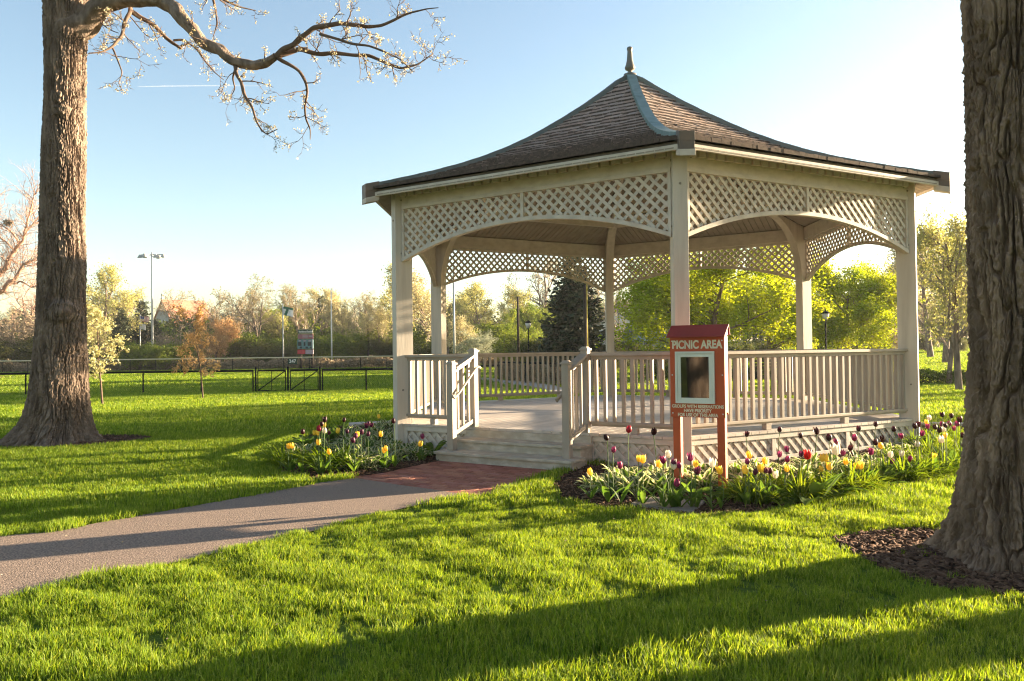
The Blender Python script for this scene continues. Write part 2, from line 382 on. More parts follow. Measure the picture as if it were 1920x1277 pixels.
def proto(key):
    if key in PROTO: return PROTO[key]
    k, v = key[:-1], int(key[-1])
    if k == 'bare': r = treemeshes(10 + v, BARE, 5.6, .17, 1500, .05, M['bark'], M['lf_bud'], .15, twigm=M['twig_tan'], twigr=1.6)
    elif k == 'pink': r = treemeshes(20 + v, BARE, 6.2, .2, 0, .1, M['twig_pink'], None, twigm=M['twig_pink'], twigr=1.3)
    elif k == 'vase': r = treemeshes(30 + v, VASE, 5.6, .17, 3500, .055, M['bark'], M['lf_bud'], .2, twigm=M['twig_tan'], twigr=1.5)
    elif k == 'bud': r = treemeshes(40 + v, BARE, 5.4, .17, 8000, .07, M['bark'], M['lf_yellow'], .3, twigm=M['twig_tan'], twigr=1.4)
    elif k == 'cream': r = treemeshes(50 + v, BARE, 5.4, .17, 9000, .075, M['bark'], M['lf_cream'], .3, twigm=M['twig_tan'], twigr=1.4)
    elif k == 'green': r = treemeshes(60 + v, MAP, 5.4, .17, 22000, .11, M['bark'], M['lf_green'], .4, low=1.1)
    elif k == 'maple': r = treemeshes(70 + v, MAP, 5.4, .17, 60000, .085, M['bark_grey'], M['lf_maple'], .42, cl=6, low=1.3)
    elif k == 'pear': r = treemeshes(80 + v, MAP, 5.4, .15, 16000, .08, M['bark'], M['lf_pear'], .35, low=.8)
    elif k == 'shrub': r = treemeshes(90 + v, SHR, .8, .10, 24000, .085, M['limb'], M['lf_green'], .28, low=.02)
    elif k == 'dark': r = treemeshes(100 + v, SHR, .8, .10, 24000, .085, M['limb'], M['lf_dark'], .28, low=.02)
    elif k == 'brush': r = treemeshes(110 + v, SHR, .8, .10, 9000, .07, M['limb'], M['lf_brown'], .3, twigm=M['twig_tan'], low=.02, twigr=1.2)
    elif k == 'bronze': r = treemeshes(120 + v, MAP, 5.0, .14, 20000, .10, M['bark'], M['lf_bronze'], .4, low=.6)
    elif k == 'sapy': r = treemeshes(140 + v, SAP, 5.0, .050, 2800, .075, M['limb'], M['lf_sap'], .13, cl=5, low=.9, twigr=1.)
    elif k == 'sapb': r = treemeshes(150 + v, SAP, 5.0, .045, 3600, .075, M['limb'], M['lf_sapb'], .13, cl=5, low=.9, twigr=1.)
    elif k == 'spruce': r = spruce(130 + v, 10., 3.0, M['lf_spruce'])
    PROTO[key] = r
    return r
def tree(key, px, topy, Y, label, cat='tree', name='tree', group=None, wide=1., rz=None, X=None, H=None, lean=0):
    parts, h = proto(key)
    x = XY(px, Y)[0] if X is None else X
    z = float(gz(x, Y))
    if H is None: H = float(AT(px, topy, Y)[2]) - z
    s = H / h
    t = empty(name, (x, Y, z - .03), rz if rz is not None else random.random() * 6.28, label, cat, group)
    t.scale = (s * wide, s * wide, s)
    if lean: t.rotation_euler[1] = lean
    for nm, me in parts:
        link(D.objects.new(nm, me), t)
    return t

# ================================================================== THE GROUND
def nonuni(a, b, mid, n, e=2.2):
    t = np.linspace(-1, 1, n); s = np.sign(t) * np.abs(t) ** e
    return np.where(s < 0, mid + s * (mid - a), mid + s * (b - mid))
gx = nonuni(-500, 500, 5, 121); gy = nonuni(-150, 900, 20, 121)
GX, GY = np.meshgrid(gx, gy); GV = np.stack([GX, GY, gz(GX, GY)], -1).reshape(-1, 3)
ii = (np.arange(120)[:, None] * 121 + np.arange(120)[None]).ravel()
M['lawn'] = mat('lawn_ground', (.075, .13, .012), (.12, .18, .016), .35, .95, .8, 9, (1, 1, 1), .1, c3=(.065, .10, .012), detail=9, bdist=.05)
tag(fastmesh('ground', GV, np.stack([ii, ii + 1, ii + 122, ii + 121], 1), M['lawn'], smooth=True), kind='structure')

def inpoly(x, y, poly):
    x = np.asarray(x); y = np.asarray(y); r = np.zeros(x.shape, bool); n = len(poly)
    for i in range(n):
        x1, y1 = poly[i]; x2, y2 = poly[(i + 1) % n]
        c = ((y1 > y) != (y2 > y)) & (x < (x2 - x1) * (y - y1) / (y2 - y1 + 1e-12) + x1); r ^= c
    return r
def smoothpoly(pts, jit=.0, step=.25, seed=3):
    out = []; n = len(pts)
    for i in range(n):
        a = np.array(pts[i]); b = np.array(pts[(i + 1) % n]); k = max(1, int(np.linalg.norm(b - a) / step))
        for j in range(k):
            p = a + (b - a) * j / k
            out.append(p + jit * np.array([vnoise(p[0] * 3, p[1] * 3, .5, seed), vnoise(p[0] * 3, p[1] * 3, 7.5, seed)]))
    return out
def sheet(name, poly, z, m, label=None, cat=None, kind='structure'):
    b = MB(); b.add([(p[0], p[1], z) for p in poly], [tuple(range(len(poly)))])
    return tag(b.build(name, m), label, cat, kind=kind)
# gazebo frame of reference
GR = 4.4; GC = np.array([.4942 * GR, 3.0862 * GR]); TH = -.03; DK = .40
def VV(k, r=GR):
    a = TH + k * math.pi / 3; return GC + r * np.array([math.sin(a), -math.cos(a)])
P1, P2, P3, P4, P5, P6 = (VV(k) for k in (-1, 0, 1, 2, 3, 4))
HEX = [VV(k) for k in range(6)]
upper = [G(*p) for p in ((0, 1008), (117, 996), (188, 982), (281, 965), (403, 943), (469, 932), (539, 918), (609, 905), (666, 898))]
lower = [G(*p) for p in ((885, 931), (844, 936), (750, 956), (680, 971), (609, 993), (516, 1012), (398, 1040), (300, 1064), (188, 1082), (70, 1113), (0, 1129))]
dleft = np.array(upper[0]) - np.array(upper[1]); dl2 = np.array(lower[-1]) - np.array(lower[-2])
path_poly = [tuple(np.array(upper[0]) + norm(dleft) * 9)] + upper + lower + [tuple(np.array(lower[-1]) + norm(dl2) * 9)]
path_poly = smoothpoly(path_poly, .03)
brick_poly = [G(650, 897), G(720, 884), G(785, 871), G(838, 860), G(1085, 876), G(1060, 882), G(1000, 900), G(905, 930), G(830, 938)]
bedR = [G(*p) for p in ((1085, 872), (1055, 890), (1022, 914), (1050, 934), (1120, 950), (1220, 966), (1330, 968), (1430, 960), (1500, 946), (1570, 938), (1660, 916), (1780, 901), (1870, 870))] + [(8.6, 12.6), (8.35, 13.7), (7.2, 14.0), (6.2, 12.4), tuple(P3 * .97 + GC * .03), tuple(P2 * .97 + GC * .03)]
bedL = [G(*p) for p in ((850, 852), (838, 862), (785, 873), (720, 887), (690, 892), (600, 899), (530, 892), (500, 874), (515, 852), (560, 828), (595, 808), (650, 797))] + [(-2.2, 15.4), tuple(P6 * .97 + GC * .03), tuple(P1 * .97 + GC * .03)]
TR = np.array([3.44, 5.18]); TL = np.array([-7.93, 13.1])
ringR = [G(*p) for p in ((1562, 1012), (1620, 1000), (1700, 997), (1800, 992))] + [(4.6, 6.2), (5.1, 5.0), (4.3, 4.2)] + [G(*p) for p in ((1920, 1122), (1850, 1113), (1780, 1108), (1700, 1086), (1640, 1058), (1590, 1035))]
ringL = [(TL[0] + .25 + (1.45 + .1 * math.sin(3 * a)) * math.cos(a), TL[1] - .05 + 1.05 * math.sin(a)) for a in np.linspace(0, 6.28, 40)[:-1]]
bedR, bedL, ringR, ringL = (smoothpoly(p, j, .2, s) for p, j, s in ((bedR, .06, 1), (bedL, .06, 2), (ringR, .08, 4), (ringL, .1, 5)))
slab = [G(1183, 950), G(1206, 937), G(1322, 945), G(1298, 966)]
sheet('path', path_poly, .012, M['asphalt'])
sheet('brick_bed', brick_poly, .002, M['mulch'])
sheet('bed_soil', bedR, .010, M['mulch']); sheet('bed_soil', bedL, .010, M['mulch'])
sheet('mulch_ring', ringR, .008, M['mulch']); sheet('mulch_ring', ringL, .008, M['mulch'])
# brick paving, courses parallel to the steps
ed = norm(P2 - P1); en = np.array([ed[1], -ed[0]])
if np.dot(en, P1 - GC) < 0: en = -en
b = MB(); o0 = (P1 + P2) / 2
for i in range(-3, 30):
    for j in range(-28, 24):
        c = o0 + en * (.55 + i * .105) + ed * (j * .207 + (i % 2) * .103)
        if inpoly(c[0], c[1], brick_poly):
            t = random.uniform(-.0015, .0015)
            b.box((c[0], c[1], -.012 + t), np.array([*ed, 0]) * .096, np.array([*en, 0]) * .044, np.array([random.uniform(-.01, .01), random.uniform(-.01, .01), 1]) * .02)
M['brick'] = mat('red_paving_brick', (.30, .115, .075), (.23, .085, .06), 25, .85, .3, 90, (1, 1, 1), .25, islcol=[(.33, .12, .08), (.20, .07, .05), (.44, .20, .13), (.27, .09, .07), (.38, .17, .14)], bdist=.004)
tag(b.build('brick_paving', M['brick']), kind='structure')
b = MB(); b.prism([(p[0], p[1], .0) for p in slab], (0, 0, .035))
tag(b.build('stone_slab', M['slab'], bevel=.006), 'flat grey stone slab lying at the lawn edge in front of the sign', 'stone slab')
# pale edging at the back of the two beds
def edging(name, a, c, wd, label):
    b = MB(); a = np.array(a); c = np.array(c); d = norm(c - a); n = np.array([-d[1], d[0]]); L = np.linalg.norm(c - a); q = 0
    while q < L:
        l = random.uniform(.28, .42); m = a + d * (q + l / 2)
        b.box((m[0], m[1], .03), np.array([*d, 0]) * (l / 2 - .006), np.array([*n, 0]) * wd, np.array([0, 0, .035 + random.uniform(-.005, .005)])); q += l
    return tag(b.build(name, M['kerb'], bevel=.008), label, 'garden edging')
edging('stone_edging', (6.9, 14.15), (8.9, 13.55), .12, 'low pale stone edging behind the tulips near the big right trunk')
edging('stone_edging', G(655, 801), (-1.9, 16.0), .22, 'broad pale stone edging behind the small flower bed left of the gazebo')
# walk, infield and other far ground surfaces
wk = [G(892, 707), G(1010, 717), G(1075, 730), G(1075, 745), G(990, 727), G(892, 714)]
sheet('walkway', [tuple(p) for p in wk], .014, M['walk'])
sheet('walkway', [(13.4, 25.9), (40, 24.6), (40, 25.3), (13.4, 26.6)], .014, M['walk'])
sheet('walkway', [G(1150, 716), G(1270, 723), G(1270, 727), G(1150, 719)], .014, M['walk'])
c = G(-260, 712); infield = [(c[0] + 11.5 * math.cos(a), c[1] + 4.5 * math.sin(a)) for a in np.linspace(0, 6.28, 40)[:-1]]; sheet('infield', infield, .014, M['dirt'])
wk2 = [(13.4, 25.9), (40, 24.6), (40, 25.3), (13.4, 26.6)]; wk3 = [G(1150, 716), G(1270, 723), G(1270, 727), G(1150, 719)]

# bark chips on the mulch
def chips(name, polys, n, size=.035):
    pts = []
    for p in polys:
        A = np.array(p); lo, hi = A.min(0), A.max(0); m = 0; area = (hi - lo).prod()
        q = RNG.uniform(lo, hi, (int(n * area), 2)); q = q[inpoly(q[:, 0], q[:, 1], p)]
        if p is bedR or p is bedL: q = q[~inpoly(q[:, 0], q[:, 1], HEX)]
        pts.append(q)
    q = np.vstack(pts); C = np.column_stack([q, RNG.uniform(.008, .028, len(q))]); m = len(C)
    a = RNG.uniform(0, 6.28, m); L = size * RNG.uniform(.4, 1.4, m); W = L * RNG.uniform(.2, .45, m)
    u = np.stack([np.cos(a), np.sin(a), RNG.normal(0, .25, m)], 1); v = np.stack([-np.sin(a), np.cos(a), RNG.normal(0, .3, m)], 1)
    A = u * L[:, None] / 2; B = v * W[:, None] / 2; T = np.array([0, 0, .006])
    V = np.stack([C - A - B * .6, C + A - B, C + A * .9 + B, C - A + B * .7, C - A * .9 - B * .6 + T, C + A * .9 - B + T, C + A * .8 + B + T, C - A + B * .7 + T], 1).reshape(-1, 3)
    base = (np.arange(m) * 8)[:, None]
    Fc = np.concatenate([base + np.array([q_]) for q_ in ([4, 5, 6, 7], [0, 1, 5, 4], [1, 2, 6, 5], [2, 3, 7, 6], [3, 0, 4, 7])])
    return tag(fastmesh(name, V, Fc, M['chip']), 'loose bark chips scattered over the mulch', 'bark mulch', kind='stuff')
chips('bark_mulch', [ringR], 1500, .05); chips('bark_mulch', [bedR, bedL, ringL], 500, .04)

# ------------------------------------------------------------------ grass
def blades(n, rad_, h, wdt, seed, lean=.35):
    rng = np.random.default_rng(seed)
    a = rng.uniform(0, 6.283, n); r = rad_ * np.sqrt(rng.random(n)); x = r * np.cos(a); y = r * np.sin(a)
    H = h * rng.uniform(.5, 1.15, n); W = wdt * rng.uniform(.7, 1.2, n) / 2
    t = rng.uniform(0, 6.283, n); ux, uy = np.cos(t), np.sin(t); l = rng.normal(0, lean, n); lx, ly = -uy * l + ux * rng.normal(0, .2, n), ux * l
    Z = np.zeros(n)
    V = [np.stack([x - ux * W, y - uy * W, Z - .005], 1), np.stack([x + ux * W, y + uy * W, Z - .005], 1),
         np.stack([x + lx * H * .35 + ux * W * .85, y + ly * H * .35 + uy * W * .85, H * .55], 1), np.stack([x + lx * H * .35 - ux * W * .85, y + ly * H * .35 - uy * W * .85, H * .55], 1),
         np.stack([x + lx * H, y + ly * H, H * (1 - .25 * np.abs(l))], 1)]
    V = np.stack(V, 1).reshape(-1, 3); B = (np.arange(n) * 5)[:, None]
    return V, [B + np.array([[0, 1, 2, 3]]), B + np.array([[3, 2, 4]])]
def tuftobj(name, *a):
    V, Fc = blades(*a); me = fastmesh(name, V, Fc, M['blade'], makeobj=False)
    return D.objects.new(name, me)
def scatter(name, P, scl, protos, seed, label):
    n = len(P); me = D.meshes.new(name); me.vertices.add(n); me.vertices.foreach_set('co', P.astype(np.float32).ravel())
    at = me.attributes.new('scl', 'FLOAT', 'POINT'); at.data.foreach_set('value', scl.astype(np.float32))
    o = D.objects.new(name, me); link(o); tag(o, label, 'grass', kind='stuff')
    ng = D.node_groups.new(name, 'GeometryNodeTree'); ng.interface.new_socket('Geometry', in_out='INPUT', socket_type='NodeSocketGeometry'); ng.interface.new_socket('Geometry', in_out='OUTPUT', socket_type='NodeSocketGeometry')
    N = ng.nodes; L = ng.links; gi = N.new('NodeGroupInput'); go = N.new('NodeGroupOutput')
    ins = N.new('GeometryNodeInstanceOnPoints'); gj = N.new('GeometryNodeGeometryToInstance')
    for p in protos:
        oi = N.new('GeometryNodeObjectInfo'); oi.inputs['Object'].default_value = p; L.new(oi.outputs['Geometry'], gj.inputs[0])
    rv = N.new('FunctionNodeRandomValue'); rv.data_type = 'FLOAT_VECTOR'; rv.inputs[0].default_value = (-.12, -.12, 0); rv.inputs[1].default_value = (.12, .12, 6.283)
    ri = N.new('FunctionNodeRandomValue'); ri.data_type = 'INT'
    mi = [s for s in ri.inputs if s.name == 'Min' and s.enabled]; mx = [s for s in ri.inputs if s.name == 'Max' and s.enabled]
    mi[0].default_value = 0; mx[0].default_value = len(protos) - 1
    na = N.new('GeometryNodeInputNamedAttribute'); na.data_type = 'FLOAT'; na.inputs[0].default_value = 'scl'
    L.new(gi.outputs[0], ins.inputs['Points']); L.new(gj.outputs[0], ins.inputs['Instance'])
    ins.inputs['Pick Instance'].default_value = True
    L.new([s for s in ri.outputs if s.enabled][0], ins.inputs['Instance Index']); L.new(rv.outputs[0], ins.inputs['Rotation']); L.new([s for s in na.outputs if s.enabled][0], ins.inputs['Scale'])
    L.new(ins.outputs[0], go.inputs[0])
    md = o.modifiers.new('scatter', 'NODES'); md.node_group = ng
    return o
def grasspts(y0, y1, dens, margin, seed, kx=.70, excl=True):
    rng = np.random.default_rng(seed); W = kx * y1 + margin
    n = int(dens * 2 * W * (y1 - y0)); x = rng.uniform(-W, W, n); y = rng.uniform(y0, y1, n)
    k = np.abs(x) < kx * y + margin
    if excl:
        for p in (path_poly, brick_poly, bedR, bedL, slab, HEX, wk, wk2, wk3, infield): k &= ~inpoly(x, y, p)
        for p in (ringR, ringL): k &= ~(inpoly(x, y, p) & (rng.random(n) > .012))
    x, y = x[k], y[k]
    return np.stack([x, y, gz(x, y)], 1)
near = [tuftobj('grass_tuft', 34, .055, .058, .0042, s, .5) for s in (1, 2, 3, 4, 5, 6)]
mid = [tuftobj('grass_tuft', 30, .09, .075, .0075, s) for s in (5, 6, 7)]
far = [tuftobj('grass_tuft', 40, .26, .085, .016, s, .5) for s in (8, 9, 10)]
vfar = [tuftobj('grass_tuft', 46, .6, .10, .035, s, .6) for s in (11, 12)]
for nm, (y0, y1, dens, mg, kx), pr in (('grass', (2.6, 7.2, 430, .8, .70), near), ('grass', (7.2, 14, 190, 1.5, .70), mid), ('grass', (14, 32, 34, 2, .70), far), ('grass', (32, 95, 6, 2, .72), vfar)):
    P = grasspts(y0, y1, dens, mg, int(y0 * 10), kx)
    hv = 1 + .85 * fbm(P[:, 0] * 3.4, P[:, 1] * 3.4, 0, 5, 2) + .35 * fbm(P[:, 0] * 1.3, P[:, 1] * 1.3, 0, 15) + .5 * fbm(P[:, 0] * .35, P[:, 1] * .35, 3, 6)
    if y0 > 6: hv = 1 + (hv - 1) * .5
    scatter(nm, P, np.clip(hv, .42, 1.75), pr, 1, 'short spring lawn grass')

# ================================================================== THE GAZEBO
A_ = GR * math.cos(math.pi / 6)          # apothem of the wall plane
HF = GR / 2                               # half the length of a side
ZL = DK + 3.216                           # top of the lattice
SPR, CRN = 2.84, 3.245                    # arch springing and crown
PROF = np.array([(0, 6.34), (.25, 6.20), (.6, 5.93), (1.0, 5.64), (1.5, 5.31), (2.06, 4.965), (2.56, 4.70), (3.0, 4.50), (3.415, 4.335), (3.9, 4.17), (4.47, 3.995), (4.9, 3.875), (5.2, 3.80)])
def roofz(r): return np.interp(r, PROF[:, 0], PROF[:, 1])
def ceilz(r): return roofz(r) - .10 - .0 * np.asarray(r)
gaz = empty('gazebo', (0, 0, 0), 0, 'six sided taupe wooden gazebo with lattice arches and a sweeping shingle roof', 'gazebo')
def face(k):
    "side k runs from corner k to corner k+1; returns midpoint, along, outward"
    a, c = VV(k), VV(k + 1); e = norm(c - a); n = norm((a + c) / 2 - GC); return (a + c) / 2, np.array([*e, 0]), np.array([*n, 0])
def fp(k, u, off, z):
    m, e, n = face(k); return np.array([*m, 0]) + e * u + n * off + np.array([0, 0, z])
Z_ = np.array([0, 0, 1.])
# posts with curved brackets, one profile swept sideways
for k in range(-1, 5):
    d = np.array([*norm(VV(k) - GC), 0]); t = np.array([-d[1], d[0], 0]); hw = .088
    def rp(r, z): return np.array([*GC, 0]) + d * r + Z_ * z
    b = MB()
    ro, ri_ = GR + .075, GR - .185
    zb = 2.72; ar = []
    for j in range(15):          # inner curve: quarter of an ellipse
        f = j / 14; ang = f * math.pi / 2
        ar.append((ri_ - 1.05 * (1 - math.cos(ang)) ** 1.15, zb + (ceilz(ri_ - 1.05) - .17 - zb) * math.sin(ang)))
    outer = [(ro, -.05), (ro, ceilz(ro) - .03)]
    top = [(ri_ - 1.05, ceilz(ri_ - 1.05) - .01)]
    # straight shaft and the bracket as one solid of quads
    A = [rp(ro, -.05), rp(ro, 1.2), rp(ro, zb)] + [rp(ro - (ro - (ri_ - 1.05)) * (j / 14) ** 3, float(ceilz(ro - (ro - (ri_ - 1.05)) * (j / 14) ** 3)) - .03 if j else zb + .3) for j in range(1, 15)]
    B = [rp(ri_, -.05), rp(ri_, 1.2), rp(ri_, zb)] + [rp(*q) for q in ar[1:]]
    b.strip([q - t * hw for q in A], [q - t * hw for q in B], t * 2 * hw)
    o = b.build('post', M['wood'], gaz, bevel=.006)
    for z in (.9, 2.95, 3.75):
        for s in (-1, 1): b = MB(); b.tube([rp(GR - .02, z) + t * s * hw, rp(GR - .02, z) + t * s * (hw + .012)], [.016, .013], 8); b.build('bolt', M['bolt'], o)
    for z in (3.45, 3.85): b = MB(); b.tube([rp(ro, z), rp(ro + .012, z)], [.016, .013], 8); b.build('bolt', M['bolt'], o)
# hip rafters under the ceiling and the ring of purlins
for k in range(-1, 5):
    d = np.array([*norm(VV(k) - GC), 0]); t = np.array([-d[1], d[0], 0]); rs = np.linspace(.15, GR - 1.15, 9)
    b = MB(); A = [np.array([*GC, 0]) + d * r + Z_ * (float(ceilz(r)) - .012) - t * .05 for r in rs]; B = [q - Z_ * .2 for q in A]
    b.strip(A, B, t * .10); b.build('rafter', M['wood'], gaz)
    a, c = VV(k, 3.05), VV(k + 1, 3.05); zz = float(ceilz(3.05)) - .14
    b = MB(); e = norm(c - a); b.bar([*(a + e * .05), zz], [*(c - e * .05), zz], np.array([-e[1], e[0], 0]) * .045, Z_ * .11)
    b.bar([*(a + e * .05), zz + .145], [*(c - e * .05), zz + .145], np.array([-e[1], e[0], 0]) * .075, Z_ * .02)
    b.build('purlin', M['wood_h'], gaz)
# ceiling boards, each side of the roof
b = MB()
for k in range(6):
    m, e, n = face(k); rr = [.05, .3, .8, 1.5, 2.2, 3.0, 3.8, 4.4, 4.84]
    step = .12
    for q in range(-30, 30):
        u0, u1 = q * step + .006, (q + 1) * step - .006; uc = max(abs(u0), abs(u1))
        r0 = uc / math.sin(math.pi / 6) * 1.0 + .02
        if r0 > 4.8: continue
        rs = [r0] + [r for r in rr if r > r0 + .05]
        L1 = [np.array([*GC, 0]) + n * r * math.cos(math.pi / 6) + e * u0 + Z_ * (float(ceilz(r))) for r in rs]
        L2 = [p + e * (u1 - u0) for p in L1]
        b.strip(L1, L2, Z_ * .015)
b.build('ceiling', M['soffit'], gaz)
# fascia at the eave, wall header and blocking
for k in range(6):
    m, e, n = face(k); er = 4.80; ea = er * math.cos(math.pi / 6); hu = er / 2
    b = MB(); zc = float(roofz(er))
    c0 = np.array([*GC, 0]) + n * (ea + .012)
    b.bar(c0 - e * (hu - .03) + Z_ * (zc - .095), c0 + e * (hu - .03) + Z_ * (zc - .095), n * .018, Z_ * .033)
    b.build('fascia', M['wood_h'], gaz, bevel=.004)
    b = MB(); zt = float(ceilz(4.4)) - .006
    b.bar(fp(k, -HF + .09, -.02, (ZL + .05 + zt) / 2), fp(k, HF - .09, -.02, (ZL + .05 + zt) / 2), n * .045, Z_ * (zt - ZL - .05) / 2)
    o = b.build('header', M['wood_h'], gaz, bevel=.004)
    for s in (-1, 1): b = MB(); b.tube([fp(k, s * (HF - .17), .025, 3.80), fp(k, s * (HF - .17), .038, 3.80)], [.018, .014], 8); b.build('bolt', M['bolt'], o)
    b = MB(); q = -HF + .16
    while q < HF - .12:
        b.box(fp(k, q, .056, zt - .062), e * .055, n * .03, Z_ * .055); q += .15
    b.build('blocking', M['wood_h'], gaz, bevel=.004)
# lattice spandrels
def archz(u, c=HF - .095):
    h = CRN - SPR; Rr = (c * c + h * h) / (2 * h); return CRN - Rr + np.sqrt(np.maximum(Rr * Rr - u * u, 0))
U1 = HF - .095
def strips2d(inside, u0, u1, z0, z1, pitch, sgn):
    "segments of 45 degree lines inside a region"
    out = []; s = z0 - u1 if sgn > 0 else z0 + u0
    lo, hi = (z0 - u1, z1 - u0) if sgn > 0 else (z0 + u0, z1 + u1)
    q = lo
    while q < hi:
        u = np.linspace(u0, u1, 700); z = q + u if sgn > 0 else q - u
        ins = inside(u, z); i = 0
        while i < len(u):
            if ins[i]:
                j = i
                while j + 1 < len(u) and ins[j + 1]: j += 1
                if j - i > 3: out.append((u[i], z[i], u[j], z[j]))
                i = j
            i += 1
        q += pitch * math.sqrt(2)
    return out
def lattice(b, k, segs, off, hw, th, sgn):
    m, e, n = face(k)
    for (ua, za, ub, zb) in segs:
        a, c = fp(k, ua, off, za), fp(k, ub, off, zb); d = norm(c - a); wv = np.cross(d, n)
        b.bar(a, c, wv * hw, n * th)
for k in range(-1, 5):
    m, e, n = face(k); po = empty('lattice_panel'); po.parent = gaz
    segA = []; segB = []
    for (ua, ub) in ((-U1 + .04, -.025), (.025, U1 - .04)):
        ins = lambda u, z, ua=ua, ub=ub: (u >= ua) & (u <= ub) & (z < ZL - .0) & (z > archz(u) + .035)
        segA += strips2d(ins, ua, ub, SPR, ZL, .100, -1); segB += strips2d(ins, ua, ub, SPR, ZL, .100, 1)
    b = MB(); lattice(b, k, segA, .012, .0205, .006, 1); lattice(b, k, segB, -.001, .0205, .006, 1)
    b.build('lattice', M['wood_h'], po)
    b = MB(); us = np.linspace(-U1 - .0, U1 + .0, 41)
    A = [fp(k, u, -.028, float(archz(u)) + .035) for u in us]; B = [fp(k, u, -.028, float(archz(u)) - .022) for u in us]
    b.strip(A, B, n * .075); b.build('arch_trim', M['wood_h'], po, bevel=.004)
    b = MB(); b.bar(fp(k, -U1, .008, ZL + .022), fp(k, U1, .008, ZL + .022), n * .034, Z_ * .026)
    for s in (-1, 1): b.bar(fp(k, s * (U1 - .018), .008, SPR + .03), fp(k, s * (U1 - .018), .008, ZL - .005), e * .021, n * .026)
    b.bar(fp(k, 0, .010, CRN + .03), fp(k, 0, .010, ZL - .005), e * .024, n * .026)
    b.build('lattice_frame', M['wood_h'], po, bevel=.004)
# roof shakes
rng = np.random.default_rng(5)
def slope_tab():
    r = np.linspace(4.86, .12, 400); a = r * math.cos(math.pi / 6); z = roofz(r); ds = np.sqrt(np.diff(a) ** 2 + np.diff(z) ** 2)
    return r, np.concatenate([[0], np.cumsum(ds)])
rt, st_ = slope_tab()
roof = empty('roof'); roof.parent = gaz
for k in range(-1, 5):
    m, e, n = face(k); b = MB(); s = 0; c = 0
    while s < st_[-1] - .1:
        ex = .165 if s > .5 else .15; r0 = float(np.interp(s, st_, rt)); r1 = float(np.interp(min(s + ex * 1.25, st_[-1]), st_, rt))
        hu0, hu1 = r0 / 2 - .02, r1 / 2 - .02
        u = -hu0 - rng.random() * .1; tb = .034 if s > .3 else .045
        while u < hu0:
            wd = rng.uniform(.08, .19); ua, ub = u + .002, u + wd - .002; u += wd
            j0 = rng.uniform(-.007, .007) if c else rng.uniform(0, .008); dz = rng.uniform(-.004, .010)
            q0, q1 = np.clip([ua, ub], -hu0, hu0); q2, q3 = np.clip([ua, ub], -hu1, hu1)
            if q1 - q0 < .01: continue
            if q3 - q2 < .004: q2 = q3 = np.clip((ua + ub) / 2, -hu1, hu1); q3 += .004
            def pt(uu, rr, h): return np.array([*GC, 0]) + n * (rr * math.cos(math.pi / 6)) + e * uu + Z_ * (float(roofz(rr)) + h)
            rj = r0 + j0
            V = [pt(q0, rj, .002), pt(q1, rj, .002), pt(q3, r1, -.004), pt(q2, r1, -.004), pt(q0, rj, tb + dz), pt(q1, rj, tb + dz), pt(q3, r1, .004 + dz), pt(q2, r1, .004 + dz)]
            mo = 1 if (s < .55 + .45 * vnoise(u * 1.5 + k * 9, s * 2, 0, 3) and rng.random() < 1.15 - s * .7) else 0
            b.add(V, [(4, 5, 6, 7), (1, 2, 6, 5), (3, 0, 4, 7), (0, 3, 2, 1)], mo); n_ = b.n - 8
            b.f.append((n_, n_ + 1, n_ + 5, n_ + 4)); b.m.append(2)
        s += ex; c += 1
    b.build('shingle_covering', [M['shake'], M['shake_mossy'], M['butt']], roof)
# sheathing under the shakes
b = MB()
for k in range(6):
    m, e, n = face(k); rs = np.linspace(.05, 4.8, 20)
    L1 = [np.array([*GC, 0]) + n * r * math.cos(math.pi / 6) - e * (r / 2 - .005) + Z_ * (float(roofz(r)) - .055) for r in rs]
    L2 = [np.array([*GC, 0]) + n * r * math.cos(math.pi / 6) + e * (r / 2 - .005) + Z_ * (float(roofz(r)) - .055) for r in rs]
    b.strip(L1, L2, Z_ * .03)
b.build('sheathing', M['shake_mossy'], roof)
# hip caps
for k in range(-1, 5):
    d = np.array([*norm(VV(k) - GC), 0]); t = np.array([-d[1], d[0], 0]); rs = np.concatenate([np.linspace(.06, 4.7, 24), [4.9]])
    b = MB()
    for i in range(len(rs) - 1):
        a, c = rs[i], rs[i + 1] + .012
        za, zc = float(roofz(a)) + .02, float(roofz(c)) + .02
        P = lambda r, z, s: np.array([*GC, 0]) + d * r + t * s + Z_ * z
        off = .0025 * (i % 2)
        hwid = .075
        V = [P(a, za + .055 + off, -hwid - off), P(c, zc + .055 + off, -hwid - off), P(c, zc + .055 + off, hwid + off), P(a, za + .055 + off, hwid + off), P(a, za - .07, -hwid - off), P(c, zc - .07, -hwid - off), P(c, zc - .07, hwid + off), P(a, za - .07, hwid + off)]
        b.add(V, [(0, 1, 2, 3), (0, 4, 5, 1), (3, 2, 6, 7), (1, 5, 6, 2), (0, 3, 7, 4)])
    b.build('hip_cap', M['copper'] if k == 0 else M['copper_side'], roof)
    b = MB(); r0, r1 = 4.72, 4.93; z0, z1 = float(roofz(r0)), float(roofz(r1))
    for (hi, lo, g, mm) in ((.085, -.035, .088, 0), (-.035, -.125, .084, 0), (-.125, -.20, .092, 1)):
        A = [P(r0, z0 + hi, -g), P(r1, z1 + hi, -g)]; B = [P(r0, z0 + lo, -g), P(r1, z1 + lo, -g)]
        b.strip(A, B, t * 2 * g, mm)
    b.build('hip_end', [M['copper_brown'], M['wood_h']], roof, bevel=.003)
b = MB(); ap = float(roofz(0)) + .04
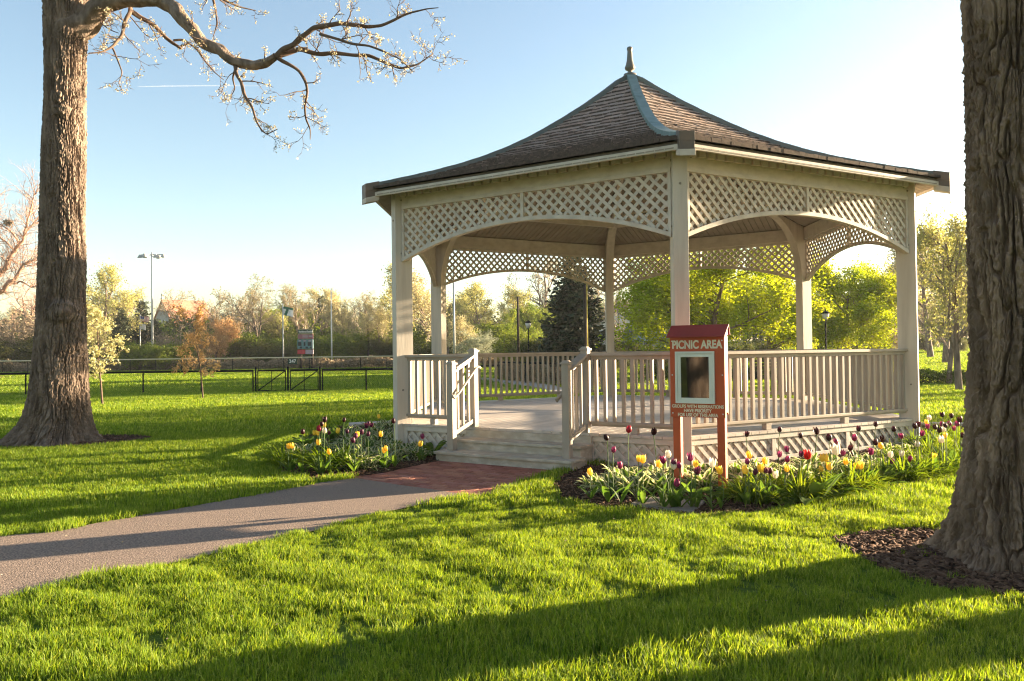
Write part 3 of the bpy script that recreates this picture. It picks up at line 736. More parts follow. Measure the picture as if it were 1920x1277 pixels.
b.lathe([*GC, 0], [(.12, ap - .12), (.115, ap + .01), (.06, ap + .03), (.04, ap + .05), (.04, ap + .07), (.085, ap + .10), (.095, ap + .13), (.075, ap + .18), (.058, ap + .25), (.05, ap + .33), (.042, ap + .42), (.04, ap + .435), (.052, ap + .455), (.05, ap + .49), (.03, ap + .505), (.005, ap + .51)], 20)
M['finial'] = mat('bronze_finial', (.17, .12, .085), (.10, .13, .115), 12, .4, spec=.5)
b.build('finial', M['finial'], roof, smooth=True)
# deck: boards run out to each side
deck = empty('deck'); deck.parent = gaz
b = MB()
for k in range(6):
    m, e, n = face(k); step = .14; N_ = int(HF / step) + 1
    for q in range(-N_, N_):
        u0, u1 = q * step + .003, (q + 1) * step - .003; u0, u1 = max(u0, -HF), min(u1, HF)
        if u1 - u0 < .02: continue
        a0, a1 = abs(u0) * math.sqrt(3) + .004, abs(u1) * math.sqrt(3) + .004; out = A_ + .045
        if min(a0, a1) >= out: continue
        a0, a1 = min(a0, out - .001), min(a1, out - .001)
        Pq = lambda u, a, z: np.array([*GC, 0]) + e * u + n * a + Z_ * z
        V = [Pq(u0, a0, DK), Pq(u1, a1, DK), Pq(u1, out, DK), Pq(u0, out, DK)]; W = [p - Z_ * .034 for p in V]
        b.add(V + W, [(0, 1, 2, 3), (3, 2, 6, 7), (0, 3, 7, 4), (1, 5, 6, 2)])
b.build('floor_boards', M['deck'], deck)
for k in range(-1, 5):
    m, e, n = face(k); sk = empty('skirt'); sk.parent = gaz
    b = MB(); zt = DK - .036
    b.bar(fp(k, -HF + .03, -.03, .17), fp(k, HF - .03, -.03, .17), n * .012, Z_ * .19); b.build('backing_board', M['wood_h'], sk)
    b = MB(); b.bar(fp(k, -HF + .08, .006, zt - .036), fp(k, HF - .08, .006, zt - .036), n * .024, Z_ * .035)
    b.bar(fp(k, -HF + .08, .004, .035), fp(k, HF - .08, .004, .035), n * .022, Z_ * .03)
    cuts = [-HF + .12, -.70, .72, HF - .12] if k != -1 else [-HF + .12, -HF + .95, .98, HF - .12]
    for u in cuts: b.bar(fp(k, u, .003, .066), fp(k, u, .003, zt - .072), e * .035, n * .02)
    b.build('skirt_frame', M['wood_h'], sk, bevel=.003)
    sa, sb = [], []
    for ua, ub in zip(cuts[:-1], cuts[1:]):
        ua += .035; ub -= .035
        ins = lambda u, z, ua=ua, ub=ub: (u >= ua) & (u <= ub) & (z < zt - .07) & (z > .065)
        sa += strips2d(ins, ua, ub, .065, zt - .07, .105, -1 if k != -1 else -1); sb += strips2d(ins, ua, ub, .065, zt - .07, .105, 1)
    b = MB(); lattice(b, k, sa, .006, .022, .006, 1); lattice(b, k, sb, -.008, .022, .006, 1); b.build('lattice', M['wood_h'], sk)
# railings
ST0, ST1 = (.307 - .5) * GR, (.707 - .5) * GR     # stair opening along side P1-P2
NB = [0]
def railing(k, ua, ub, blocks, single):
    m, e, n = face(k); rl = empty('railing'); rl.parent = gaz; off = -.055
    b = MB(); b.bar(fp(k, ua, off, DK + 1.005), fp(k, ub, off, DK + 1.005), n * .058, Z_ * .019)
    b.bar(fp(k, ua, off, DK + .962), fp(k, ub, off, DK + .962), n * .022, Z_ * .0235); b.build('top_rail', M['rail'], rl, bevel=.004)
    b = MB(); b.bar(fp(k, ua, off, DK + .125), fp(k, ub, off, DK + .125), n * .042, Z_ * .019)
    b.bar(fp(k, ua, off, DK + .094), fp(k, ub, off, DK + .094), n * .022, Z_ * .0115); b.build('bottom_rail', M['rail'], rl, bevel=.004)
    for u in blocks: b = MB(); b.box(fp(k, u, off, DK + .041), e * .045, n * .04, Z_ * .0405); b.build('rail_block', M['rail'], rl, bevel=.004)
    nb = max(1, int(round((ub - ua) / .131))); bb = MB()
    for i in range(nb):
        u = ua + (ub - ua) * (i + .5) / nb
        x = b_ = MB() if single else bb
        x.bar(fp(k, u, off, DK + .145), fp(k, u, off, DK + .938), e * .021, n * .021)
        if single: x.build('baluster', M['rail'], rl, bevel=.003); NB[0] += 1
    if not single: tag(bb.build('baluster', M['rail'], rl), kind='stuff')
ru = HF - .09
railing(-1, -ru, ST0 - .06, [-HF + .6], True)
railing(-1, ST1 + .06, ru, [ST1 + .65], True)
railing(0, -ru, ru, [-.75, .75], True)
railing(1, -ru, ru, [-.75, .75], True)
for k in (2, 3, 4): railing(k, -ru, ru, [-.75, .75], False)
# steps and their railings
stp = empty('steps'); stp.parent = gaz
k = -1; m, e, n = face(k)
def sp(u, s, z): return fp(k, u, s, z)
for nm, s0, s1, z, ex in (('step', .05, .40, .265, .10), ('step', .36, .74, .132, .14)):
    b = MB(); us0, us1 = ST0 - ex, ST1 + ex
    for i in range(2):      # two boards make the tread
        q0 = s0 + (s1 - s0) * i / 2 + (.0 if i else 0); q1 = s0 + (s1 - s0) * (i + 1) / 2 - .004
        b.bar(sp(us0 - .02, (q0 + q1) / 2, z - .018), sp(us1 + .02, (q0 + q1) / 2, z - .018), n * (q1 - q0) / 2, Z_ * .018)
    b.bar(sp(us0, s1 - .045, (z - .037) / 2 - .01), sp(us1, s1 - .045, (z - .037) / 2 - .01), n * .016, Z_ * ((z - .037) / 2 + .008))
    for u in (us0 + .012, us1 - .012): b.bar(sp(u, s0, (z - .038) / 2 - .01), sp(u, s1 - .063, (z - .038) / 2 - .01), e * .014, Z_ * ((z - .038) / 2 + .006))
    b.build(nm, M['step'], stp, bevel=.004)
b = MB(); b.bar(sp(ST0 - .1, .052, .30), sp(ST1 + .1, .052, .30), n * .012, Z_ * .062); b.build('riser', M['step'], stp, bevel=.003)
for s, u in ((-1, ST0), (1, ST1)):
    hr = empty('stair_railing'); hr.parent = gaz
    for nm, so, zb, zt in (('newel', .0, DK, DK + 1.06), ('newel', .53, .132, 1.29)):
        b = MB(); c = sp(u, so, 0); b.box(c + Z_ * (zb + zt) / 2, e * .048, n * .048, Z_ * (zt - zb) / 2)
        o = b.build(nm, M['rail'], hr, bevel=.004)
        b = MB(); b.box(c + Z_ * (zt + .012), e * .062, n * .062, Z_ * .011)
        b.add([c + e * i * .052 + n * j * .052 + Z_ * (zt + .0235) for i, j in ((-1, -1), (1, -1), (1, 1), (-1, 1))] + [c + e * i * .03 + n * j * .03 + Z_ * (zt + .05) for i, j in ((-1, -1), (1, -1), (1, 1), (-1, 1))],
              [(0, 1, 5, 4), (1, 2, 6, 5), (2, 3, 7, 6), (3, 0, 4, 7), (4, 5, 6, 7)])
        b.build('post_cap', M['rail'], o)
    b = MB(); a0 = sp(u, .05, DK + 1.00); a1 = sp(u, .48, 1.235); d = norm(a1 - a0); up = np.cross(e, d); up = up if up[2] > 0 else -up
    b.bar(a0, a1, e * .06, up * .018); b.build('sloped_cap', M['rail'], hr, bevel=.004)
    b = MB(); b.bar(a0 - Z_ * .042, a1 - Z_ * .042, e * .02, up * .022); c0 = sp(u, .05, DK + .09); c1 = sp(u, .48, .36); b.bar(c0, c1, e * .03, up * .03); b.build('sloped_rail', M['rail'], hr, bevel=.003)
    for f in (.2, .5, .8):
        b = MB(); p = a0 + (a1 - a0) * f; q = c0 + (c1 - c0) * f; b.bar(q + Z_ * .02, p - Z_ * .06, e * .018, n * .018); b.build('baluster', M['rail'], hr, bevel=.003)
    b = MB(); iu = u - s * .10
    pts = [sp(iu, -.03, DK + .83), sp(iu, .02, DK + .85), sp(iu, .08, DK + .83), sp(iu, .5, DK + .50), sp(iu, .60, DK + .44), sp(iu, .63, DK + .46), sp(u - s * .06, .62, DK + .50)]
    b.tube(pts, .017, 10)
    for f in (.12, .48): 
        z = DK + .83 - (f - .08) * .786; b.tube([sp(u - s * .02, f, z - .03), sp(iu, f, z - .012)], .008, 6)
    b.build('handrail', M['rail'], hr, smooth=True)

# ================================================================== THE SIGN
SA = rad(29); sx, sy = AT(1309, 700, 7.95)[:2]
sign = empty('picnic_sign', (0, 0, 0), 0, 'rust red picnic area notice board on two posts among the tulips', 'sign')
se = np.array([math.cos(SA), -math.sin(SA), 0]); sn = np.array([-math.sin(SA), -math.cos(SA), 0]); s0_ = np.array([sx, sy, 0])
def SP(u, d, z): return s0_ + se * u + sn * d + Z_ * z
b = MB()
WB = .285
for s in (-1, 1):
    b = MB(); b.bar(SP(s * .232, -.03, -.05), SP(s * .232, -.03, 1.60), se * .04, sn * .045); b.build('post', M['signred'], sign, bevel=.004)
b = MB(); b.bar(SP(-WB, .03, 1.17), SP(WB, .03, 1.17), sn * .012, Z_ * .42); bd = b.build('board', M['signred'], sign, bevel=.002)
b = MB(); b.bar(SP(-WB + .045, -.03, 1.17), SP(-WB + .045, -.03, 1.17), se * .01, Z_ * .01)
b = MB(); b.bar(SP(0, -.095, 1.17), SP(0, -.095, 1.18), se * WB, sn * .012)
b = MB(); b.bar(SP(-WB, -.092, 1.185), SP(WB, -.092, 1.185), sn * .012, Z_ * .405)
for s in (-1, 1): b.bar(SP(s * (WB - .011), -.03, .80), SP(s * (WB - .011), -.03, 1.60), se * .011, sn * .047)
b.build('case', M['signred'], sign, bevel=.002)
b = MB()
for s in (-1, 1): b.prism([SP(s * (WB + .004) - (.012 if s > 0 else -.0) , .045, 1.595), SP(s * (WB + .004) - (.012 if s > 0 else 0), .075, 1.60), SP(s * (WB + .004) - (.012 if s > 0 else 0), -.08, 1.70), SP(s * (WB + .004) - (.012 if s > 0 else 0), -.11, 1.60)], se * .012 * (1))
b.strip([SP(-WB - .02, .10, 1.595), SP(-WB - .02, -.085, 1.715), SP(-WB - .02, -.14, 1.60)], [SP(-WB - .02, .10, 1.58), SP(-WB - .02, -.085, 1.698), SP(-WB - .02, -.125, 1.60)], se * (2 * WB + .04))
b.build('sign_roof', M['signroof'], sign, bevel=.002)
def frame(b, u0, u1, z0, z1, w_, d0, d1, m=0):
    for (a, c, hv) in (((u0, z0 + w_ / 2), (u1, z0 + w_ / 2), 'h'), ((u0, z1 - w_ / 2), (u1, z1 - w_ / 2), 'h'), ((u0 + w_ / 2, z0 + w_), (u0 + w_ / 2, z1 - w_), 'v'), ((u1 - w_ / 2, z0 + w_), (u1 - w_ / 2, z1 - w_), 'v')):
        b.bar(SP(a[0], (d0 + d1) / 2, a[1]), SP(c[0], (d0 + d1) / 2, c[1]), sn * (d1 - d0) / 2, (Z_ if hv == 'h' else se) * w_ / 2, m)
b = MB(); frame(b, -.225, .185, .895, 1.435, .022, .043, .070); frame(b, -.203, .163, .917, 1.413, .036, .043, .062)
b.build('glass_case_frame', M['alu'], sign, bevel=.002)
M['glass'] = mat('dark_case_glass', (.014, .010, .007), (.008, .007, .005), 5, .015, spec=.8, coat=.3)
b = MB(); b.bar(SP(-.168, .048, 1.165), SP(.128, .048, 1.165), sn * .004, Z_ * .213); b.build('glass', M['glass'], sign)
for u, z in ((-.262, 1.19), (.262, 1.19), (-.262, 1.545), (.262, 1.545), (-.262, .79), (.262, .79), (.145, 1.17)): b = MB(); b.box(SP(u, .046 if abs(u) > .2 else .066, z), se * .006, sn * .004, Z_ * .006); b.build('screw', M['alu'], sign)
def text(name, s, size, pos, xa, na, m, parent, fit=None, offs=.0, ext=.002):
    cu = D.curves.new(name, 'FONT'); cu.body = s; cu.size = size; cu.align_x = 'CENTER'; cu.align_y = 'CENTER'; cu.extrude = ext; cu.offset = offs
    o = D.objects.new(name, cu); cu.materials.append(m); link(o, parent)
    xa = Vector(xa); na = Vector(na); up = na.cross(xa); up = up if up.z > 0 else -up
    Mx = Matrix((xa, up, na)).transposed().to_4x4(); 
    bpy.context.view_layer.update(); wd = o.dimensions.x
    if fit: Mx = Mx @ Matrix.Diagonal((fit / wd, 1, 1, 1))
    bpy.context.view_layer.update(); me = D.meshes.new_from_object(o.evaluated_get(bpy.context.evaluated_depsgraph_get())); me.materials.clear(); me.materials.append(m)
    D.objects.remove(o); o = D.objects.new(name, me); link(o, parent)
    o.matrix_world = Matrix.Translation(Vector(pos)) @ Mx
    return o
text('lettering', 'PICNIC AREA', .118, SP(0, .0435, 1.503), se, sn, M['cream'], sign, .525, .0042)
text('lettering', 'GROUPS WITH RESERVATIONS', .048, SP(0, .0435, .862), se, sn, M['cream'], sign, .54, .0014)
text('lettering', 'HAVE PRIORITY', .048, SP(0, .0435, .818), se, sn, M['cream'], sign, .29, .0014)
text('lettering', 'FOR USE OF THIS AREA', .048, SP(0, .0435, .773), se, sn, M['cream'], sign, .42, .0014)

# ================================================================== THE TWO OLD TREES
def bark(name, zs, rs, cx, cy, seed, parent, m, lean=None, nu=760, dz=.010, amp=.03, flare=None, knots=(), cell=.05, long=6.):
    z = np.arange(zs[0], zs[-1], dz); nv = len(z); th = np.linspace(0, 2 * math.pi, nu, endpoint=False)
    T, Zg = np.meshgrid(th, z); r = np.interp(Zg, zs, rs)
    if flare is not None: r = r + flare(T, Zg)
    ct, st2 = np.cos(T), np.sin(T); base = float(np.mean(rs)); Tf = 1.
    X, Y = ct * base, st2 * base
    wp = fbm(X * 3, Y * 3, Zg * 1.1, seed, 2) * .10; wz = fbm(X * 2, Y * 2, Zg * 2, seed + 9, 2) * .3
    jg = fbm(X * 26, Y * 26, Zg * 22, seed + 12, 2) * .010; wp = wp + jg; ax, ay = X + wp * -st2, Y + wp * ct
    def two(c_):
        return vnoise(ax / c_, ay / c_, (Zg + wz) / (cell * long * .8), seed + 1), vnoise(ax / c_ * 2.1, ay / c_ * 2.1, (Zg + wz) / (cell * long * .4), seed + 2)
    n1, n2 = two(cell)
    if flare is not None:
        lo_ = Zg[:, 0] < 1.0; bw = np.clip((.95 - Zg) / .5, 0, 1); bw = bw * bw * (3 - 2 * bw); p1, p2 = two(cell * .55); n1 = n1 * (1 - bw) + p1 * bw; n2 = n2 * (1 - bw) + p2 * bw
        sc_ = np.sqrt((1 - bw) ** 2 + bw ** 2); n1 /= sc_; n2 /= sc_
    n3 = fbm(X * 55, Y * 55, Zg * 30, seed + 3, 2)
    f = np.clip(np.abs(n1) / .24, 0, 1); f = f * f * (3 - 2 * f); g = np.clip(np.abs(n2) / .22, 0, 1)
    cr_ = np.clip(np.abs(vnoise(X * 20, Y * 20, Zg * 16 + n1 * 2, seed + 6)) / .10, 0, 1)
    h = f * .70 + g * .30 * f + n3 * .34 * (.4 + f) + (cr_ - 1) * .12 * f
    rr = r + amp * (1 + .5 * np.exp(-np.maximum(Zg, 0) / .5)) * (h - .6) + fbm(X * 1.5, Y * 1.5, Zg * .8, seed + 4, 2) * .05
    for (ka, kz, kr, kh) in knots:
        da = (T - ka + math.pi) % (2 * math.pi) - math.pi; dd = np.sqrt((da * base / kr) ** 2 + ((Zg - kz) / (kr * .85)) ** 2)
        ring = np.exp(-((dd - 1.15) / .28) ** 2) * kh * .35; bulge = np.exp(-(dd ** 2.4)) * kh
        rr = rr * 1 + bulge + ring - np.exp(-((dd) / 1.0) ** 4) * amp * (h - .6) * .6
    if lean is not None: cx = cx + np.interp(Zg, *lean)
    V = np.stack([cx + rr * ct, cy + rr * st2, Zg], -1).reshape(-1, 3)
    i = np.arange(nv - 1)[:, None] * nu; j = np.arange(nu)[None]; j2 = (j + 1) % nu
    Fc = np.stack([i + j, i + j2, i + nu + j2, i + nu + j], -1).reshape(-1, 4)
    return fastmesh(name, V, Fc, m, parent, smooth=True)
def limbmesh(b, pts, rs, seed, n=18, step=.025, amp=.2):
    pts = np.array(pts, float); rs = np.array(rs, float)
    seg = np.concatenate([[0], np.cumsum(np.linalg.norm(np.diff(pts, axis=0), axis=1))]); m = max(6, int(seg[-1] / step)); q = np.linspace(0, seg[-1], m)
    # smooth path
    P = np.stack([np.interp(q, seg, pts[:, i]) for i in range(3)], 1); Rr = np.interp(q, seg, rs)
    for _ in range(int(.10 / step) + 1): P[1:-1] = (P[:-2] + P[1:-1] * 2 + P[2:]) / 4
    P += np.stack([vnoise(q * 3, i * 5., 0, seed) for i in range(3)], 1) * Rr[:, None] * (.45 if n > 12 else .9) * np.minimum(1, q / .3)[:, None]
    t = np.gradient(P, axis=0); t /= np.linalg.norm(t, axis=1)[:, None]
    u = np.cross(t, [0, 1, .01]); u /= np.linalg.norm(u, axis=1)[:, None]; v = np.cross(t, u)
    a = np.linspace(0, 6.2832, n, endpoint=False)
    R2 = Rr[:, None] * (1 + amp * vnoise(np.cos(a)[None] * 3 + 0 * q[:, None], np.sin(a)[None] * 3, q[:, None] * 4, seed + 1) + amp * .6 * vnoise(np.cos(a)[None] * 8, np.sin(a)[None] * 8, q[:, None] * 9, seed + 2))
    V = P[:, None] + R2[..., None] * (np.cos(a)[None, :, None] * u[:, None] + np.sin(a)[None, :, None] * v[:, None])
    i = np.arange(m - 1)[:, None] * n; j = np.arange(n)[None]; j2 = (j + 1) % n
    Fc = np.stack([i + j, i + j2, i + n + j2, i + n + j], -1).reshape(-1, 4)
    b.add(V.reshape(-1, 3), Fc.tolist()); return P, Rr
oak = empty('old_tree', (0, 0, 0), 0, 'huge furrowed tree trunk with a round knot and a long crooked budding branch over the lawn', 'tree')
oak['label'] = 'huge old tree with round knot on its trunk and long crooked branch with pale buds'
def fl(n, s, ph, amt, h): return lambda T, Z: amt * np.exp(-np.maximum(Z, 0) / h) * (1 + .35 * np.sin(n * T + ph) + .2 * np.sin(2 * n * T + s)) + .012 * np.sin(3 * T + Z)
bark('trunk', [-.05, .3, .8, 1.6, 2.4, 3.2, 5, 6.9, 7.6, 9.5], [.50, .455, .42, .375, .350, .325, .31, .305, .33, .29], TL[0], TL[1], 11, oak, M['bark'], flare=fl(5, 1., .4, .27, .28), cell=.034, long=12., lean=([0, .43, 1.16, 2, 3, 5.6, 7.5, 9.5], [0, .09, .135, .18, .215, .245, .28, .3]), amp=.052,
     knots=((-1.02, 2.22, .15, .13), (-.93, 5.65, .10, .05), (-.80, 7.0, .12, .05)))
Yb = TL[1]
def bp(l, dy0=0, dy1=-.6):
    n = len(l); return [AT(x, y, Yb + dy0 + (dy1 - dy0) * i / max(1, n - 1)) for i, (x, y) in enumerate(l)]
k_ = Yb / FPX
LIMBS = [  # points in the photo, radii in px, start/end offset in depth
    ([(112, 92), (132, 62), (158, 30), (190, 10), (240, 4), (300, 3), (330, 14), (355, 45), (385, 78), (425, 108), (470, 123), (500, 118), (518, 106)], [32, 30, 23, 17, 14, 14, 13, 12, 11, 10, 8.5, 8, 7], 0, -.8),
    ([(518, 106), (530, 92), (552, 84), (566, 66), (590, 48), (640, 43), (690, 52), (715, 48), (742, 38), (775, 22), (800, 16), (822, 14)], [6, 5.5, 5.2, 5, 4.5, 4, 3.2, 2.8, 2.4, 1.8, 1.2, .8], -.8, -1.4),
    ([(518, 106), (560, 93), (600, 98), (640, 104), (690, 104), (722, 118), (755, 128), (785, 120), (805, 105), (812, 100)], [6, 4.6, 4.2, 3.8, 3.3, 2.8, 2.2, 1.6, 1.2, .8], -.8, -.2),
    ([(600, 64), (640, 75), (680, 85), (720, 95), (750, 110), (775, 135)], [3, 2.6, 2.2, 1.8, 1.2, .8], -1., -1.8),
    ([(440, 118), (442, 135), (452, 150), (458, 178), (473, 205), (480, 225), (492, 245), (500, 252), (520, 242)], [4, 3.5, 3.2, 2.8, 2.3, 1.9, 1.5, 1.1, .7], -.6, -1.2),
    ([(441, 130), (436, 145), (442, 165), (434, 180)], [2.4, 1.8, 1.2, .7], -.6, -.2),
    ([(522, 110), (545, 122), (562, 134), (573, 158), (576, 175), (570, 200), (572, 222), (582, 242), (582, 262)], [4, 3.6, 3.2, 2.8, 2.5, 2.2, 1.8, 1.3, .8], -.8, -.3),
    ([(245, 10), (246, 26), (232, 48), (228, 68), (212, 88), (192, 98), (165, 100)], [4.5, 4, 3.4, 3, 2.4, 1.8, .9], 0, -.8),
    ([(210, 88), (222, 115), (229, 135), (223, 158)], [1.9, 1.5, 1.2, .7], -.5, -.9),
    ([(246, 20), (262, 34), (290, 50), (322, 80), (340, 92)], [5.2, 4.6, 4, 3.4, 3.], 0, .6),
    ([(325, 76), (345, 74), (370, 92), (385, 116), (405, 138), (420, 150)], [2.4, 2.2, 1.9, 1.5, 1.1, .7], .6, 1.),
    ([(190, 30), (188, 42), (205, 55), (222, 62)], [1.8, 1.4, 1.1, .7], 0, -.5),
    ([(395, -20), (405, 20), (408, 45), (400, 70)], [3, 2.2, 1.5, .8], .3, .9),
    ([(380, -25), (420, 2), (450, 14), (480, 20)], [3.4, 2.6, 1.6, .8], -.3, .2),
    ([(100, -90), (60, -150), (20, -220), (-40, -300)], [20, 15, 12, 8], .2, 1.5),
    ([(125, -60), (150, -150), (200, -260), (230, -360)], [22, 16, 12, 7], .1, -1.)]
b = MB(); bt = MB(); rng = np.random.default_rng(3); segs = []; tips = []
TW = dict(nseg=[5, 4, 3], wig=[.22, .28, .3], up=[.03, .03, .02], taper=[.35, .4, .5], nchild=[4, 3, 0], ang=[45, 50], len=[.55, .5], rad=[.6, .6], leaf_from=0, short=.3)
TW['from'] = [.15, .2, 0]
for li, (pp, rr_, d0, d1) in enumerate(LIMBS):
    Pc, Rc = limbmesh(b if li in (0, 14, 15) else bt, bp(pp, d0, d1), np.array(rr_) * k_ * .9, 40 + li, n=22 if li in (0, 14, 15) else 10)
    if li >= 14: continue
    lo = .45 if li == 0 else .12
    nt_ = int(len(Pc) * .03 * (1.5 if li == 0 else 4.6))
    for q in range(nt_):
        f = lo + (1 - lo) * rng.random(); i = min(int(f * len(Pc)), len(Pc) - 2)
        ax = norm(Pc[i + 1] - Pc[i]); sd_ = norm(np.cross(ax, rng.normal(0, 1, 3))); dr = norm(ax * .6 + sd_ + np.array([0, -.0, .12]))
        grow(rng, Pc[i], dr, rng.uniform(.16, .55), max(.005, min(.012, Rc[i] * .5)), 0, TW, segs, tips)
b.build('limb', M['bark'], oak, smooth=True); bt.build('branches', M['limb'], oak, smooth=True)
V, Fc = segmesh(segs, 4); fastmesh('twigs', V, Fc, M['limb'], oak)
C = []
for (a, e_, l) in tips:
    if rng.random() < (.5 if l == 2 else .2):
        c = e_ + rng.normal(0, .006, 3); C.append(c + rng.normal(0, .017, (rng.integers(3, 7), 3)))
    if rng.random() < .04: C.append(a + (e_ - a) * rng.random() + rng.normal(0, .014, (4, 3)))
V, Fc = quads(rng, np.vstack(C), .020, aspect=1.5); fastmesh('buds', V, Fc, M['lf_oakbud'], oak)
elm = empty('old_tree', (0, 0, 0), 0, 'massive grey brown trunk with deep furrows rising from mulch in front of the gazebo', 'tree')
bark('trunk', [-.05, .3, .8, 1.6, 2.4, 3.2, 5, 9.5], [.38, .355, .30, .268, .265, .27, .27, .26], TR[0], TR[1], 31, elm, M['bark_grey'], nu=1200, dz=.007, amp=.060, flare=fl(5, 2., 2.2, .15, .20), cell=.036, long=9.,
     knots=((-2.35, 3.72, .13, .045),))
b = MB()
limbmesh(b, [(TR[0], TR[1], 6.5), (TR[0] + 1., TR[1] - .3, 7.6), (TR[0] + 3, TR[1] - 1, 9.)], [.17, .14, .08], 71); limbmesh(b, [(TR[0], TR[1], 8.5), (TR[0] - .4, TR[1] + .8, 10), (TR[0] - .6, TR[1] + 2, 12)], [.19, .14, .08], 72)
limbmesh(b, [(TR[0], TR[1], 9.2), (TR[0] + .3, TR[1] - .8, 10.5), (TR[0] + .4, TR[1] - 2, 12)], [.2, .14, .08], 73)
b.build('limb', M['bark_grey'], elm, smooth=True)

# ================================================================== THE FLOWER BEDS
def leafstrip(b, base, az, L, W, arch, droop, m=0, fold=.25, n=6, m2=None, shape=1.0, tw=0):
    "one pointed leaf with a centre fold"
    e = np.array([math.cos(az), math.sin(az), 0]); s = np.array([-e[1], e[0], 0]); V = []; 
    for i in range(n + 1):
        t = i / n; x = L * (t * math.cos(arch) + droop * t * t * .3); z = L * (t * math.sin(arch) - droop * t ** 2.2)
        wd = W * (math.sin(math.pi * min(1, (t * .9 + .08)) ** shape) ** .8) * .5 if i < n else 0.0005
        c = base + e * x + Z_ * max(z, .004)
        V += [c - s * wd + Z_ * wd * fold, c - s * wd * .55 + Z_ * wd * fold * .5, c, c + s * wd * .55 + Z_ * wd * fold * .5, c + s * wd + Z_ * wd * fold]
    F1 = []; F2 = []
    for i in range(n):
        for j in range(4):
            q = (i * 5 + j, (i + 1) * 5 + j, (i + 1) * 5 + j + 1, i * 5 + j + 1); (F2 if j in (0, 3) else F1).append(q)
    n0 = s_n = b.n; b.add(V, F1, m)
    b.v.append(np.zeros((0, 3))); off = n0
    b.f += [tuple(off + i for i in q) for q in F2]; b.m += [m if m2 is None else m2] * len(F2)
def tulip_proto(seed, size, openness):
    rng = np.random.default_rng(seed); 
    bl = MB(); n = 6; Hh = size * 1.25; Rr = size * .5
    for k in range(n):
        a0 = k * math.pi / 3; lay = 1 if k % 2 else .88; V = []
        prof = [(.15, 0), (.75, .14), (1.0, .38), (.97 + openness * .4, .66), (.76 + openness * 1.1, .88), (.46 + openness * 1.7, 1.08 + rng.uniform(-.06, .06))]
        for i, (r, z) in enumerate(prof):
            ww = [.5, .60, .62, .54, .34, .03][i]
            for j in (-1, -.5, 0, .5, 1):
                a = a0 + j * ww * 1.05; rr = Rr * r * lay * (1 - .06 * abs(j)); V.append((rr * math.cos(a), rr * math.sin(a), Hh * z))
        bl.add(V, [(i * 5 + j, (i + 1) * 5 + j, (i + 1) * 5 + j + 1, i * 5 + j + 1) for i in range(5) for j in range(4)])
    return bl
TC = {'k': ('dark maroon', (.050, .008, .014), (.030, .005, .010)), 'p': ('magenta purple', (.28, .030, .115), (.19, .02, .085)), 'd': ('deep purple', (.12, .018, .06), (.08, .012, .045)),
      'y': ('yellow', (.88, .68, .09), (.82, .58, .05)), 'w': ('white', (.78, .74, .66), (.70, .66, .56)), 'r': ('bright red', (.62, .015, .015), (.5, .01, .01)), 'm': ('crimson', (.30, .012, .035), (.22, .01, .03))}
TM = {c: mat(v[0].replace(' ', '_') + '_petal', v[1], v[2], 40, .45, 0, 10, (1, 1, 1), .35, transl=.35, tcol=(1.3, 1.2, 1.1), island=.12) for c, v in TC.items()}
for q in ('y', 'w'): pass
def bloom_mesh(c, v, size, op):
    me = tulip_proto(v, size, op); o = me.build('bloom', TM[c], None, smooth=True); m_ = o.data; D.objects.remove(o); return m_
BL = {}
for c in TC:
    sz = {'k': .052, 'p': .054, 'd': .052, 'y': .058, 'w': .058, 'r': .08, 'm': .058}[c]
    BL[c] = [bloom_mesh(c, 3 + i, sz, op) for i, op in enumerate((0., .16, .30) if c not in 'r' else (.25, .25, .25))]
wbig = bloom_mesh('w', 9, .10, .45)
def tulipleaf(seed, n=3):
    rng = np.random.default_rng(seed); b = MB(); a0 = rng.random() * 6.28
    for i in range(n): leafstrip(b, np.zeros(3), a0 + i * 2.3 + rng.normal(0, .3), rng.uniform(.20, .32), rng.uniform(.035, .06), rng.uniform(.9, 1.35), rng.uniform(.05, .4), fold=.5, n=6)
    o = b.build('leaves', M['hosta'], None, smooth=True); m_ = o.data; D.objects.remove(o); return m_
TLF = [tulipleaf(s, 3) for s in (1, 2, 3, 4)]
def stemmesh(seed):
    rng = np.random.default_rng(seed); b = MB(); c = rng.normal(0, .03, 2)
    b.tube([(c[0] * math.sin(math.pi * t), c[1] * math.sin(math.pi * t), t) for t in np.linspace(0, 1, 6)], [.0042] * 6, 6)
    o = b.build('stem', M['stem'], None, smooth=True); m_ = o.data; D.objects.remove(o); return m_
STM = [stemmesh(s) for s in range(4)]
Z2 = lambda l: [(1080 + x / 3.1925, 590 + y / 3.1925, c) for x, y, c in l]
Z3 = lambda l: [(1380 + x / 3.991, 640 + y / 3.991, c) for x, y, c in l]
Z4 = lambda l: [(500 + x / 4.8, 760 + y / 4.8, c) for x, y, c in l]
